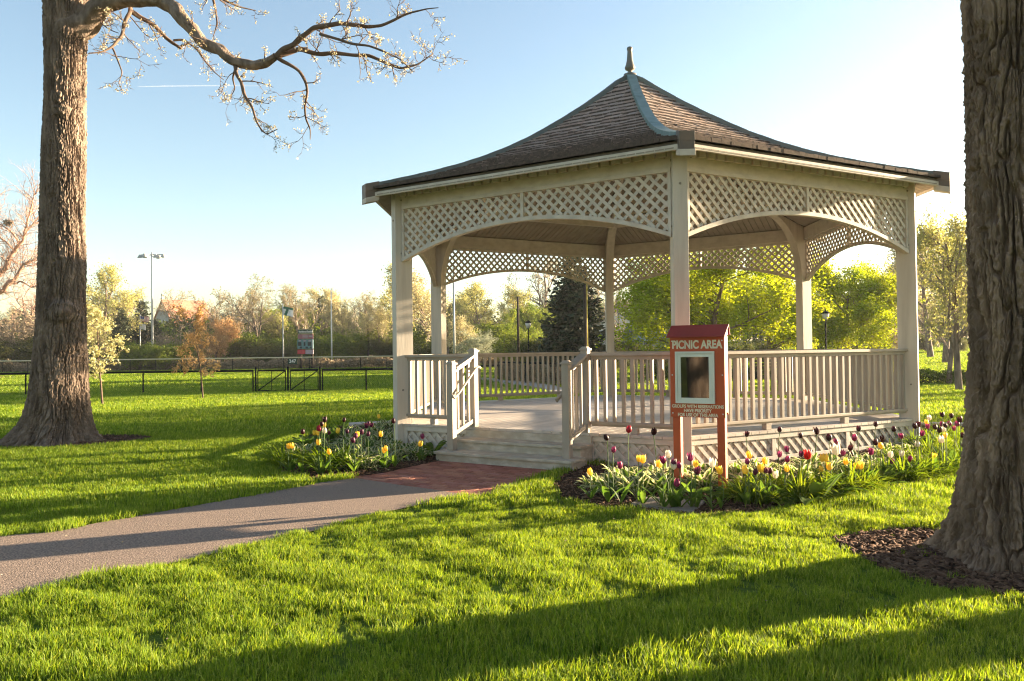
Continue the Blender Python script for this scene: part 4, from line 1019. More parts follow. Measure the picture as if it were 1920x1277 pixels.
TR_ = Z2([(187, 742, 'k'), (222, 815, 'p'), (313, 698, 'm'), (464, 710, 'k'), (265, 910, 'p'), (88, 950, 'y'), (373, 870, 'y'), (398, 878, 'y'), (499, 903, 'y'), (524, 880, 'p'), (556, 845, 'w'), (577, 893, 'd'), (584, 915, 'w'), (621, 908, 'p'), (600, 1018, 'p'), (686, 865, 'p'), (713, 900, 'y'), (719, 942, 'd'), (812, 902, 'w'), (866, 944, 'y'), (1018, 720, 'k'), (1218, 693, 'k'), (1041, 852, 'y'), (1024, 885, 'p'), (1014, 943, 'y'), (1069, 948, 'd'), (1106, 934, 'y'), (1131, 938, 'd'), (1159, 941, 'd'), (1216, 842, 'p'), (1262, 812, 'p'), (1262, 873, 'p'), (1259, 930, 'y'), (1196, 968, 'w'), (1130, 880, 'y')]) \
    + Z3([(606, 683, 'k'), (697, 732, 'k'), (749, 757, 'p'), (487, 711, 'k'), (480, 850, 'd'), (532, 870, 'r'), (640, 887, 'y'), (672, 888, 'y'), (640, 963, 'y'), (703, 951, 'y'), (755, 838, 'W'), (797, 843, 'p'), (884, 733, 'p'), (913, 660, 'k'), (1045, 627, 'k'), (1105, 742, 'k'), (1048, 766, 'k'), (1088, 790, 'y'), (1184, 665, 'k'), (1240, 717, 'p'), (848, 806, 'k'), (1008, 838, 'p'), (903, 942, 'y'), (925, 944, 'y'), (1157, 860, 'w'), (1238, 850, 'w'), (1165, 946, 'd'), (1302, 1010, 'p'), (1358, 780, 'w'), (1342, 643, 'k'), (1358, 633, 'k'), (1447, 582, 'w'), (1432, 615, 'y'), (1546, 556, 'k'), (1612, 564, 'k'), (1679, 596, 'k'), (1605, 621, 'p'), (1545, 634, 'p'), (1654, 626, 'p'), (1491, 649, 'k'), (1430, 645, 'p'), (1519, 672, 'k'), (1568, 712, 'y'), (1538, 749, 'w'), (1632, 658, 'p'), (1385, 697, 'p'), (1572, 635, 'k'), (1475, 890, 'y'), (1550, 665, 'w'), (1690, 710, 'k'), (820, 910, 'y')])
TLL = Z4([(199, 377, 'y'), (231, 375, 'y'), (464, 345, 'y'), (428, 256, 'y'), (460, 257, 'y'), (515, 190, 'y'), (525, 140, 'k'), (500, 175, 'k'), (473, 220, 'm'), (521, 240, 'w'), (558, 252, 'd'), (567, 428, 'y'), (636, 241, 'y'), (695, 138, 'k'), (733, 240, 'd'), (805, 286, 'd'), (817, 270, 'y'), (852, 250, 'd'), (910, 265, 'd'), (783, 325, 'd'), (1028, 270, 'y'), (1013, 105, 'y'), (915, 172, 'd'), (940, 185, 'd'), (899, 195, 'd'), (1075, 398, 'y'), (1056, 488, 'y'), (1377, 425, 'y'), (1408, 290, 'p'), (1148, 150, 'k'), (322, 248, 'k')])
def yrange(poly, px):
    "depths at which the line of sight over a photo column crosses a bed"
    d = ray(px, 800); sl = d[0] / d[1]; ys = np.arange(6, 17, .05); ins = inpoly(ys * sl, ys, poly) & ~inpoly(ys * sl, ys, [tuple(GC + (np.array(q) - GC) * 1.06) for q in HEX])
    ys = ys[ins]; 
    if not len(ys): return None
    cut = np.where(np.diff(ys) > .3)[0]
    return ys[0], (ys[cut[0]] if len(cut) else ys[-1])
ORD = ['first', 'second', 'third', 'fourth', 'fifth', 'sixth', 'seventh', 'eighth', 'ninth', 'tenth', 'eleventh', 'twelfth', 'thirteenth', 'fourteenth', 'fifteenth', 'sixteenth', 'seventeenth', 'eighteenth', 'nineteenth', 'twentieth'] + ['twenty-' + x for x in ('first', 'second', 'third', 'fourth', 'fifth', 'sixth', 'seventh', 'eighth', 'ninth')] + ['thirtieth']
def plant_tulips(lst, poly, where, grp):
    cnt = {}
    for x, y, c in sorted(lst, key=lambda t: t[0]): cnt.setdefault(c, []).append((x, y))
    for c, l in cnt.items():
        for i, (x, y) in enumerate(l):
            yr = yrange(poly, x); cc = 'w' if c == 'W' else c
            h0 = {'k': .62, 'm': .60, 'p': .46, 'd': .43, 'y': .42, 'w': .44, 'r': .42, 'W': .42}[c]
            yh = 658 - (x - 960) * .0127; Yd = FPX * (CAMZ - h0) / (y - yh)
            if yr: Yd = min(max(Yd, yr[0] + .22), yr[1] - .04 if yr[1] - .04 > yr[0] + .22 else yr[0] + .22)
            p = AT(x, y, Yd); h = max(.2, p[2] - .03)
            nm = TC[cc][0]; size = 'tall ' if h > .5 else ('short ' if h < .33 else '')
            if len(l) == 1: lab = f'{size}{nm} tulip, the only {nm} one in {where}'
            elif i == 0: lab = f'{size}{nm} tulip, leftmost of the {nm} ones in {where}'
            elif i == len(l) - 1: lab = f'{size}{nm} tulip, rightmost of the {nm} ones in {where}'
            else: lab = f'{size}{nm} tulip, {ORD[i]} {nm} one from the left in {where}'
            if c == 'W': lab = f'wide open white tulip, largest white flower in {where}'
            t = empty('tulip', (p[0], p[1], .01), random.random() * 6, lab, 'tulip', grp)
            s = link(D.objects.new('stem', STM[i % 4]), t); s.scale = (1, 1, h)
            o = link(D.objects.new('bloom', wbig if c == 'W' else BL[cc][i % 3]), t); o.location = (0, 0, h); o.rotation_euler = (random.uniform(-.28, .28), random.uniform(-.28, .28), 0); o.scale = [random.uniform(.85, 1.15)] * 3
            lf = link(D.objects.new('leaves', TLF[i % 4]), t); f = random.uniform(.8, 1.15) * (1.15 if h > .5 else 1); lf.scale = (f, f, f)
plant_tulips(TR_, bedR, 'the long bed', 'tulips in the long bed by the sign'); plant_tulips(TLL, bedL, 'the shaded bed', 'tulips in the bed left of the steps')
def plantmesh(kind, seed):
    rng = np.random.default_rng(seed); b = MB()
    if kind == 'hosta':
        for i in range(46):
            rr = rng.uniform(0, .10); a = rng.random() * 6.28; leafstrip(b, np.array([rr * math.cos(a), rr * math.sin(a), 0]), a + rng.normal(0, .5), rng.uniform(.14, .25), rng.uniform(.045, .07), rng.uniform(.45, 1.35), rng.uniform(.15, .7), 0, .35, 5, 1)
        mats = [M['hosta'], M['hosta_edge']]
    elif kind == 'daylily':
        for i in range(110):
            rr = rng.uniform(0, .09); a = rng.random() * 6.28; leafstrip(b, np.array([rr * math.cos(a), rr * math.sin(a), 0]), a + rng.normal(0, .5), rng.uniform(.22, .42), rng.uniform(.010, .017), rng.uniform(.7, 1.45), rng.uniform(.2, .95), 0, .6, 7)
        mats = [M['daylily']]
    else:
        for i in range(9):
            rr = rng.uniform(0, .06); a = i * .75 + rng.normal(0, .2); leafstrip(b, np.array([rr * math.cos(a), rr * math.sin(a), 0]), a, rng.uniform(.20, .32), rng.uniform(.07, .11), rng.uniform(.3, 1.2), rng.uniform(.1, .5), 0, .4, 6)
        mats = [M['hosta']]
    o = b.build(kind, mats, None, smooth=True); m_ = o.data; D.objects.remove(o); return m_
PM = {k: [plantmesh(k, s) for s in (1, 2, 3)] for k in ('hosta', 'daylily', 'broad')}
def clear_of(p, others, d): return all((p[0] - q[0]) ** 2 + (p[1] - q[1]) ** 2 > d * d for q in others)
DESC = {'hosta': ('hosta_clump', 'hosta', 'cream edged hosta clump'), 'daylily': ('daylily_clump', 'daylily', 'arching grassy daylily clump'), 'broad': ('tulip_leaf_clump', 'leafy plant', 'broad leaved green clump')}
def plant(lst, where, grp):
    by = {}
    for (kd, x, y, s) in lst: by.setdefault(kd, []).append((x, y, s))
    for kd, l in by.items():
        l.sort(key=lambda t: t[0] / t[1]); nm, cat, desc = DESC[kd]
        for i, (x, y, s) in enumerate(l):
            o = D.objects.new(nm, PM[kd][i % 3]); link(o); o.location = (x, y, .005); o.scale = (s, s, s * random.uniform(.9, 1.15)); o.rotation_euler[2] = random.random() * 6.28
            nmo = 'leftmost' if i == 0 else ('rightmost' if i == len(l) - 1 else (ORD[i] if i < len(ORD) else 'number %d' % (i + 1)) + ' from the left')
            if i >= len(ORD) and i < len(l) - 1: j = len(l) - 1 - i; nmo = ORD[j] + ' from the right'
            tag(o, f'{desc}, {nmo} in {where}', cat, grp)
G2 = lambda l: [(kd, *G(x, y), s) for kd, x, y, s in l]
right_ = G2([('hosta', 1118, 915, .9), ('hosta', 1150, 925, 1.1), ('hosta', 1192, 925, 1.2), ('hosta', 1215, 905, 1.1), ('hosta', 1165, 900, 1.1), ('hosta', 1245, 895, 1.0), ('broad', 1255, 926, .8), ('broad', 1300, 928, .8), ('broad', 1342, 938, .8), ('hosta', 1285, 900, 1.1), ('hosta', 1320, 915, 1.1), ('hosta', 1340, 898, 1.1), ('broad', 1228, 922, .7),
    ('daylily', 1405, 945, 1.0), ('daylily', 1435, 935, .9), ('broad', 1440, 946, .9), ('daylily', 1500, 940, 1.0), ('broad', 1525, 942, 1.5), ('broad', 1560, 935, 1.2), ('daylily', 1545, 930, 1.0), ('daylily', 1590, 928, 1.1), ('daylily', 1620, 922, 1.0), ('broad', 1655, 912, .9), ('daylily', 1700, 905, 1.0), ('daylily', 1740, 900, 1.0), ('daylily', 1770, 893, 1.0), ('daylily', 1670, 900, 1.), ('daylily', 1800, 890, 1.0),
    ('hosta', 1400, 912, 1.1), ('hosta', 1380, 895, 1.1), ('hosta', 1430, 900, 1.2), ('hosta', 1470, 912, 1.2), ('hosta', 1450, 890, 1.1), ('hosta', 1500, 898, 1.2), ('hosta', 1540, 900, 1.2), ('hosta', 1520, 882, 1.1), ('hosta', 1570, 885, 1.2), ('hosta', 1600, 893, 1.1), ('hosta', 1615, 875, 1.1), ('hosta', 1650, 880, 1.2), ('hosta', 1690, 872, 1.2), ('hosta', 1660, 862, 1.1), ('hosta', 1700, 855, 1.1), ('daylily', 1720, 875, 1.), ('daylily', 1745, 862, 1.), ('daylily', 1770, 870, 1.), ('daylily', 1790, 850, 1.), ('daylily', 1750, 842, 1.), ('daylily', 1775, 832, 1.), ('daylily', 1740, 828, 1.), ('daylily', 1800, 838, 1.), ('hosta', 1730, 850, 1.), ('daylily', 1810, 865, 1.), ('daylily', 1760, 820, .9), ('daylily', 1795, 822, .9), ('hosta', 1770, 846, .9)])
left_ = G2([('daylily', 530, 872, .9), ('daylily', 610, 884, 1.15), ('daylily', 585, 870, .8), ('hosta', 555, 858, .9), ('hosta', 580, 852, .9), ('hosta', 640, 868, 1.), ('hosta', 668, 878, 1.), ('hosta', 690, 880, .9), ('hosta', 655, 855, 1.1), ('hosta', 690, 862, 1.), ('hosta', 630, 845, 1.1), ('hosta', 660, 838, 1.1), ('hosta', 690, 845, 1.), ('hosta', 720, 868, .9), ('hosta', 715, 835, 1.1), ('hosta', 650, 828, 1.1), ('hosta', 680, 822, 1.1), ('hosta', 710, 820, 1.1), ('hosta', 735, 826, 1.1), ('hosta', 730, 808, 1.1), ('hosta', 700, 808, 1.1), ('hosta', 758, 858, 1.), ('hosta', 735, 850, 1.), ('hosta', 780, 860, .9), ('hosta', 790, 850, .9), ('broad', 810, 855, .9), ('broad', 705, 874, .8), ('broad', 600, 835, 1.), ('broad', 625, 830, 1.), ('broad', 575, 842, .9), ('broad', 545, 846, .7), ('broad', 640, 815, 1.), ('hosta', 740, 838, 1.), ('broad', 615, 850, .9)])
def fuller(lst, poly, sc, k=1):
    out = [(kd, x, y, s * sc) for kd, x, y, s in lst]; hexo = [tuple(GC + (np.array(q) - GC) * 1.05) for q in HEX]
    for kd, x, y, s in lst:
        for _ in range(k):
            if kd == 'broad': continue
            a = random.random() * 6.28; X, Y = x + .26 * math.cos(a), y + .26 * math.sin(a)
            if inpoly(X, Y, poly) and not inpoly(X, Y, hexo) and not inpoly(X, Y, slab) and inpoly(x + .38 * math.cos(a), y + .38 * math.sin(a), poly): out.append((kd, X, Y, s * sc * random.uniform(.75, 1.)))
    return out
right_ = fuller(right_, bedR, 1.1); left_ = fuller(left_, bedL, 1.25, 1)
plant(right_, 'the long bed', 'leafy clumps in the long bed'); plant(left_, 'the shaded bed', 'leafy clumps in the shaded bed')

# ================================================================== FENCES
def chain(b, a, c, h, z0=.05, pitch=.07, wr=.0022):
    a = np.array(a); c = np.array(c); L = np.linalg.norm(c - a); e = np.array([*norm(c - a), 0]); nn = np.array([-e[1], e[0], 0]); q = -h; V = []; F = []
    while q < L:
        for s in (0, 1):
            u0, u1 = max(q, 0), min(q + h, L); t0, t1 = (u0 - q) / h, (u1 - q) / h
            if s: t0, t1 = 1 - t0, 1 - t1
            p0 = np.array([*a, 0]) + e * u0 + Z_ * (z0 + t0 * h); p1 = np.array([*a, 0]) + e * u1 + Z_ * (z0 + t1 * h)
            b.add([p0 - Z_ * wr - e * wr, p1 - Z_ * wr - e * wr, p1 + Z_ * wr + e * wr, p0 + Z_ * wr + e * wr], [(0, 1, 2, 3)])
        q += pitch
def fence(name, pts, h, posts, label, capr, capm, pr=.03, meshp=.07, rail=None):
    o = empty(name, (0, 0, 0), 0, label, 'fence')
    b = MB()
    for a, c in zip(pts[:-1], pts[1:]): b.tube([(*a, h), (*c, h)], capr, 10)
    b.build('top_rail', capm, o, smooth=False)
    b = MB()
    for a, c in zip(pts[:-1], pts[1:]): chain(b, a, c, h - .08, .04, meshp, .0022 if meshp < .1 else .004)
    b.build('wire_mesh', M['blackmetal'], o)
    for (x, y) in posts:
        b = MB(); b.tube([(x, y, -.05), (x, y, h + .02)], pr, 8); b.build('post', M['blackmetal'], o)
    return o
YF = 29.0
fx = lambda px, Y=YF: XY(px, Y)
FH = .84
fence('field_fence', [fx(-120), fx(474)], FH, [fx(p) for p in (-60, 48, 160, 268, 377, 474)], 'low black chain link field fence left of the double gate', .042, M['blackmetal'], .028)
fence('field_fence', [fx(604), fx(745), fx(940, 33.5)], FH, [fx(p) for p in (604, 686, 770)] + [fx(850, 31.5), fx(940, 33.5)], 'low black chain link field fence between the double gate and gazebo', .042, M['blackmetal'], .028)
gt = empty('double_gate', (0, 0, 0), 0, 'black chain link double gate in the low field fence', 'gate')
for px in (479, 539.5, 599.5):
    x, y = fx(px); b = MB(); b.tube([(x, y, -.05), (x, y, FH + .1)], .035, 8); b.lathe((x, y, FH + .1), [(.04, 0), (.03, .03), (.0, .04)], 8)
    b.build('post', M['blackmetal'], gt)
for a, c in ((483, 535), (544, 596)):
    lf = empty('gate_leaf'); lf.parent = gt; (x0, y0), (x1, _) = fx(a), fx(c); b = MB(); z0, z1 = .08, FH - .01
    for p, q in (((x0, z0), (x1, z0)), ((x0, z1), (x1, z1)), ((x0, z0), (x0, z1)), ((x1, z0), (x1, z1)), ((x0, z0), (x1, z1))): b.tube([(p[0], y0, p[1]), (q[0], y0, q[1])], .020, 8)
    b.tube([((x0 + x1) / 2, y0, z0), ((x0 + x1) / 2, y0, z1)], .014, 8); b.tube([(x0, y0, z1 + .012), (x1, y0, z1 + .012)], .036, 8)
    b.build('leaf_frame', M['blackmetal'], lf); b = MB(); chain(b, (x0, y0), (x1, y0), z1 - z0, z0); b.build('wire_mesh', M['blackmetal'], lf)
YO = 68.
fence('outfield_fence', [XY(-160, YO), XY(1120, YO)], 1.14, [XY(p, YO) for p in range(-140, 1110, 48)], 'long outfield fence with pale yellow top cap in front of the woods', .055, M['yellowcap'], .03, .13)
fence('field_fence', [fx(935, 38), fx(1135, 27.5)], .92, [fx(935, 38), fx(985, 34.8), fx(1040, 31.6), fx(1090, 29.2), fx(1135, 27.5)], 'black topped fence beside the pale walk, seen through the back railing', .04, M['blackmetal'], .028)
def numbertext(name, s, size, px, py, Y, m, parent, fit=None):
    p = AT(px, py, Y); return text(name, s, size, p, (1, 0, 0), (0, -1, 0), m, parent, fit, size * .02, .01)
ds = empty('distance_sign', (0, 0, 0), 0, 'small dark green panel with a white distance number on the outfield fence', 'sign')
M['dgreen'] = mat('dark_green_panel', (.02, .05, .03), None, 5, .6)
p = AT(548.5, 677.5, YO - .1); b = MB(); b.box(p, .42, .015, .26); b.build('panel', M['dgreen'], ds); numbertext('lettering', '247', .42, 548.5, 677.5, YO - .13, M['white'], ds, .62)

# ================================================================== POLES, FLAGS, SCOREBOARD
def pole(name, px, topy, Y, r0, r1, m, label, cat='pole', par=None):
    x, y = XY(px, Y); z0 = float(gz(x, Y)); zt = AT(px, topy, Y)[2]; o = empty(name, (x, y, z0), 0, label, cat)
    b = MB(); b.tube([(0, 0, -.1), (0, 0, .12)], [r0 * 1.6, r0 * 1.5], 10); b.tube([(0, 0, .1), (0, 0, (zt - z0) * .5), (0, 0, zt - z0)], [r0, (r0 + r1) / 2, r1], 10); b.build('shaft', m, o, smooth=True)
    return o, zt - z0
o, h = pole('floodlight_pole', 286, 473, 76, .13, .07, M['galv'], 'tall pale field floodlight pole with a cross arm of six lamps', 'light pole')
b = MB(); b.tube([(-1.15, 0, h - .25), (1.15, 0, h - .25)], .05, 8); b.tube([(-.4, -.7, h - .3), (.4, .7, h - .3)], .04, 8); b.build('cross_arm', M['galv'], o)
for x, y in ((-1.15, 0), (-.62, .1), (1.15, 0), (.45, -.1), (-.4, -.7), (.4, .7)):
    b = MB(); b.lathe((0, 0, 0), [(.10, .20), (.16, .12), (.28, -.02), (.30, -.08), (.26, -.09)], 14); q = b.build('lamp_head', M['galv'], o, smooth=True); q.location = (x, y, h - .42); q.rotation_euler = (.35, 0, 0)
b = MB(); b.box((-.02, -.17, 1.9), .13, .06, .28); b.build('meter_box', M['galv'], o, bevel=.01)
def flagmesh(b, w_, h_, cols, m_of):
    for i in range(len(cols)):
        z1 = -h_ * i / len(cols); z0 = -h_ * (i + 1) / len(cols); xs = np.linspace(0, w_, 12)
        for j in range(11):
            f = lambda x: .08 * w_ * math.sin(x / w_ * 7) * x / w_
            dr = lambda x: -.22 * h_ * (x / w_) ** 1.5
            b.add([(xs[j], f(xs[j]), z0 + dr(xs[j])), (xs[j + 1], f(xs[j + 1]), z0 + dr(xs[j + 1])), (xs[j + 1], f(xs[j + 1]), z1 + dr(xs[j + 1])), (xs[j], f(xs[j]), z1 + dr(xs[j]))], [(0, 1, 2, 3)], m_of(i, j))
M['fred'] = mat('flag_red', (.45, .05, .06), None, 5, .8); M['fwhite'] = mat('flag_white', (.75, .72, .70), None, 5, .8); M['fblue'] = mat('flag_blue', (.05, .07, .25), None, 5, .8); M['fgreen'] = mat('flag_green', (.02, .12, .07), None, 5, .8)
o, h = pole('flagpole', 263, 590, 88, .07, .045, M['galv'], 'flagpole flying a striped national flag above a white flag', 'flagpole')
b = MB(); flagmesh(b, .95, .62, range(13), lambda i, j: 2 if (i < 7 and j < 5) else (0 if i % 2 == 0 else 1)); f = b.build('flag', [M['fred'], M['fwhite'], M['fblue']], o); f.location = (.05, 0, h - .15)
b = MB(); flagmesh(b, .6, .62, range(3), lambda i, j: 0); f = b.build('flag', [M['fwhite']], o); f.location = (.05, 0, h - 1.05); f['label'] = 'white flag below the striped one'
o, h = pole('flagpole', 531, 569, 74, .085, .05, M['galv'], 'flagpole with a dark green and white flag left of the scoreboard', 'flagpole')
b = MB(); flagmesh(b, .95, .85, range(4), lambda i, j: 0 if (i == 0 or 3 < j + i < 7) else 1); f = b.build('flag', [M['fgreen'], M['fwhite']], o); f.location = (.05, 0, h - .3)
pole('foul_pole', 622, 540, 75, .08, .05, M['white'], 'tall thin white pole right of the scoreboard')
pole('utility_pole', 690.5, 590, 80, .12, .09, M['poledark'], 'dark wooden pole among the trees just left of the gazebo')
pole('utility_pole', 852, 500, 60, .10, .07, M['galv'], 'pale metal pole seen through the left side of the gazebo')
pole('utility_pole', 972, 556, 45, .085, .07, M['poledark'], 'dark brown pole seen through the gazebo, beside the park lamp')
o, h = pole('foul_pole', 1098, 500, 30, .07, .07, M['poledark'], 'thick dark pole with a yellow strip, in front of the big spruce')
b = MB(); b.tube([(.075, 0, .1), (.075, 0, h)], .025, 8); b.build('yellow_strip', M['yellow'], o)
def parklamp(px, topy, Y, label):
    o, h = pole('park_lamp', px, topy, Y, .05, .035, M['blackmetal'], label, 'street lamp')
    M.setdefault('lampglass', mat('frosted_lamp_glass', (.62, .55, .50), None, 5, .3))
    b = MB(); b.lathe((0, 0, h), [(.035, -.06), (.06, -.02), (.08, 0)], 12); b.lathe((0, 0, h), [(.18, .30), (.19, .32), (.10, .40), (.03, .44), (.02, .50), (.0, .52)], 12); b.build('lantern_cap', M['blackmetal'], o)
    b = MB(); b.lathe((0, 0, h), [(.08, 0), (.13, .12), (.17, .30)], 12); b.build('lantern_glass', M['lampglass'], o, smooth=True)
parklamp(991, 616, 42, 'black park lamp with a pale globe in front of the yellow green trees'); parklamp(1549, 600, 36, 'black park lamp in front of the bright maple near the right back post')
M['teal'] = mat('teal_scoreboard', (.10, .22, .24), None, 5, .6); M['sbpink'] = mat('plum_panel', (.30, .10, .13), (.25, .12, .16), 3, .6); M['sbred'] = mat('red_panel', (.50, .05, .06), None, 5, .6); M['sbgrey'] = mat('lilac_grey_panel', (.38, .30, .34), None, 5, .6); M['dark'] = mat('dark_display', (.02, .03, .035), None, 5, .5)
YS = 70.6; sb = empty('scoreboard', (0, 0, 0), 0, 'baseball scoreboard on two posts above the outfield fence', 'scoreboard')
def panel(name, x0, y0, x1, y1, m, d=0., t=.06, parent=None):
    a = AT(x0, y1, YS - d); c = AT(x1, y0, YS - d); b = MB(); b.box((a + c) / 2, (c[0] - a[0]) / 2, t, (c[2] - a[2]) / 2); return b.build(name, m, parent or sb)
for px in (564, 585): a = AT(px, 700, YS + .2); c = AT(px, 618, YS + .2); b = MB(); b.box(((a[0] + c[0]) / 2, YS + .2, c[2] / 2), .10, .08, c[2] / 2); b.build('post', M['poledark'], sb)
pa = panel('name_panel', 559, 617.5, 586.5, 626, M['dgreen']); pf = panel('panel_frame', 558.5, 617, 587, 618, M['yellowcap'], .1); panel('panel_frame', 558.5, 625.4, 587, 626.4, M['yellowcap'], .1)
numbertext('lettering', 'Northbrook Baseball', .27, 572.8, 621.8, YS - .1, M['white'], pa, 1.26)
pb = panel('sponsor_panel', 559, 626.8, 587, 635.4, M['sbpink'])
for x0, y0, x1, y1 in ((567, 628, 577, 629.2), (567, 630.5, 577, 631.6), (567, 633, 577, 634), (579, 629, 586, 632)): panel('pale_stripe', x0, y0, x1, y1, M['sbgrey'], .08, .01, pb)
pc = panel('score_panel', 558, 636.3, 587.5, 654, M['teal'])
panel('white_strip', 585, 636.6, 587.2, 653.6, M['white'], .08, .01, pc)
for x0, y0, x1, y1 in ((559, 641.5, 565, 648.5), (569.5, 641.5, 572.5, 648.5), (577, 641.5, 583.5, 648.5), (562, 650, 566, 653), (573, 650, 577, 653), (581, 650, 584.3, 653)): panel('display', x0, y0, x1, y1, M['dark'], .08, .01, pc)
for x0, x1 in ((560, 564), (569, 574), (578, 583)): panel('pale_label', x0, 638, x1, 640, M['sbgrey'], .08, .01, pc)
panel('sponsor_panel', 558, 655.5, 572.6, 664, M['sbred']); q = panel('sponsor_panel', 573, 655.5, 587.5, 664, M['sbgrey'])

# ================================================================== BUILDINGS AND A CAR FAR BEHIND
M['stone'] = mat('pale_gable_stone', (.42, .38, .34), (.34, .31, .28), 1.5, .9); M['rooforange'] = mat('orange_tiles', (.48, .20, .13), (.38, .15, .10), 2, .9); M['hwhite'] = mat('white_siding', (.70, .66, .60), (.62, .58, .53), 1, .8); M['hblue'] = mat('blue_grey_siding', (.26, .33, .33), (.22, .28, .28), 1, .8); M['rgrey'] = mat('grey_roofing', (.12, .11, .10), None, 2, .9); M['win'] = mat('window_glass', (.03, .04, .05), None, 2, .2, spec=.6)
def house(name, px, Y, w_, l_, he, hr, rz, wm, rm, label, cat='house', wins=(), cross=False):
    x, y = XY(px, Y); o = empty(name, (x, y, float(gz(x, y))), rz, label, cat)
    b = MB(); hw = w_ / 2
    b.prism([(-hw, 0, -.3), (hw, 0, -.3), (hw, 0, he), (0, 0, hr), (-hw, 0, he)], (0, l_, 0)); b.build('walls', wm, o)
    b = MB(); t = .18
    for s in (-1, 1): b.prism([(s * (hw + .4), -.3, he - .4 * (hr - he) / hw), (0, -.3, hr + .03), (0, -.3, hr + .03 + t), (s * (hw + .4), -.3, he - .4 * (hr - he) / hw + t)], (0, l_ + .6, 0))
    b.build('roof', rm, o)
    for (u, z, ww, wh, side) in wins:
        f = empty('window'); f.parent = o
        b = MB(); g = MB()
        if side == 0: b.box((u, -.03, z), ww / 2 + .08, .04, wh / 2 + .08); g.box((u, -.06, z), ww / 2, .03, wh / 2)
        else: b.box((side * (hw + .03), u, z), .04, ww / 2 + .08, wh / 2 + .08); g.box((side * (hw + .06), u, z), .03, ww / 2, wh / 2)
        b.build('window_frame', M['white'], f); g.build('pane', M['win'], f)
    if cross:
        b = MB(); b.box((0, -.1, hr + .5), .12, .12, .5); b.box((0, -.1, hr + .95), .10, .10, .35); b.box((0, -.1, hr + 1.0), .32, .10, .10); b.box((0, -.1, hr + .3), .28, .2, .1); b.build('gable_cross', M['stone'], o)
    return o
ch = house('church', 306, 140, 8.5, 8, 6.6, 11.6, rad(-38), M['stone'], M['rooforange'], 'stone gabled church with an orange roof and a cross on the peak', 'church', [(0, 6.5, 1.4, 2.6, 0)], True)
house('white_house', 1156, 92, 5.5, 7, 4.2, 6.0, rad(-10), M['hwhite'], M['rgrey'], 'white house glimpsed between the spruce and the bright maple', 'house', [(-1.4, 3.2, .8, 1.1, 0), (1.3, 3.2, .8, 1.1, 0), (-1.4, 1.2, .8, 1.1, 0), (1.3, 1.2, .8, 1.1, 0)])
house('blue_grey_house', 1250, 80, 7.5, 8, 2.9, 4.4, rad(6), M['hblue'], M['rgrey'], 'low blue grey house half hidden under the bright maple', 'house', [(-2, 1.6, .9, 1., 0), (1.8, 1.6, .9, 1., 0)])
house('white_house', 1722, 118, 9, 9, 4.6, 7, rad(12), M['hwhite'], M['rgrey'], 'white house far off between the right corner post and the old trunk', 'house', [(-2.5, 3, .9, 1.3, 0), (2.2, 3, .9, 1.3, 0)])
car = empty('parked_car', (XY(140, 84)[0], 84, 0), 0, 'white parked car half hidden behind the left trunk beyond the outfield fence', 'car')
M['carw'] = mat('white_car_paint', (.70, .70, .70), None, 2, .3, coat=.5); M['rubber'] = mat('tyre_rubber', (.02, .02, .02), None, 5, .9)
b = MB(); prof = [(-2.1, .35), (2.1, .35), (2.15, .75), (1.95, .92), (1.1, 1.0), (.45, 1.42), (-.9, 1.45), (-1.55, 1.05), (-2.05, .98), (-2.15, .7)]
b.prism([(x, -.85, z) for x, z in prof], (0, 1.7, 0)); b.build('body', M['carw'], car, bevel=.06)
b = MB()
for y0 in (-.87,): b.prism([(.95, y0, 1.02), (.4, y0, 1.36), (-.85, y0, 1.38), (-1.35, y0, 1.05)], (0, .03, 0))
b.build('side_window', M['win'], car)
for x in (-1.35, 1.35):
    for y0 in (-.8, .8): b = MB(); b.tube([(x, y0 - .1, .33), (x, y0 + .1, .33)], .33, 20); b.build('wheel', M['rubber'], car)
bn = empty('park_bench', (*XY(1442, 33.5), 0), .1, 'dark park bench on the far lawn, seen through the front right railing', 'bench')
bn.location[2] = float(gz(bn.location[0], 33.5))
for z, y in ((.44, -.1), (.44, .02), (.44, .14)): b = MB(); b.box((0, y, z), .75, .05, .02); b.build('seat_slat', M['poledark'], bn)
for z in (.6, .74, .88): b = MB(); b.box((0, .24, z), .75, .015, .05); b.build('back_slat', M['poledark'], bn)
for x in (-.6, .6): b = MB(); b.box((x, .02, .22), .03, .18, .22); b.box((x, .25, .5), .03, .03, .45); b.build('leg', M['blackmetal'], bn)

# ================================================================== TREES, SHRUBS
T_ = tree
bt_ = empty('bare_tree', (0, 0, 0), 0, 'big bare pinkish tree reaching in from the left edge', 'tree')
BL_ = [([(-150, 700), (-135, 640), (-90, 610), (-40, 575), (5, 545), (22, 530), (35, 508), (52, 490), (72, 484)], [18, 15, 12, 9, 6, 5, 3.6, 2.4, 1.2]),
    ([(-90, 610), (-40, 560), (0, 515), (14, 500), (24, 480), (30, 462), (43, 452), (50, 425), (55, 400), (60, 380), (66, 362)], [12, 9, 7, 6, 5, 4.2, 3.5, 2.8, 2.2, 1.6, .9]),
    ([(36, 455), (25, 440), (12, 428), (-5, 415), (-20, 395)], [2.6, 2.2, 1.8, 1.4, .9]), ([(28, 470), (12, 455), (-6, 440)], [2.6, 2, 1.1]), ([(46, 440), (60, 425), (72, 405)], [2, 1.5, .8]),
    ([(20, 532), (40, 528), (60, 540), (78, 536)], [2.6, 2, 1.5, .8]), ([(-60, 590), (-50, 480), (-30, 420), (-12, 370)], [9, 6, 4, 1.5]), ([(22, 488), (40, 495), (60, 500), (75, 492)], [2, 1.6, 1.2, .8])]
b = MB(); segs = []; tips = []; rng = np.random.default_rng(8); TB = dict(TW, len=[.6, .55])
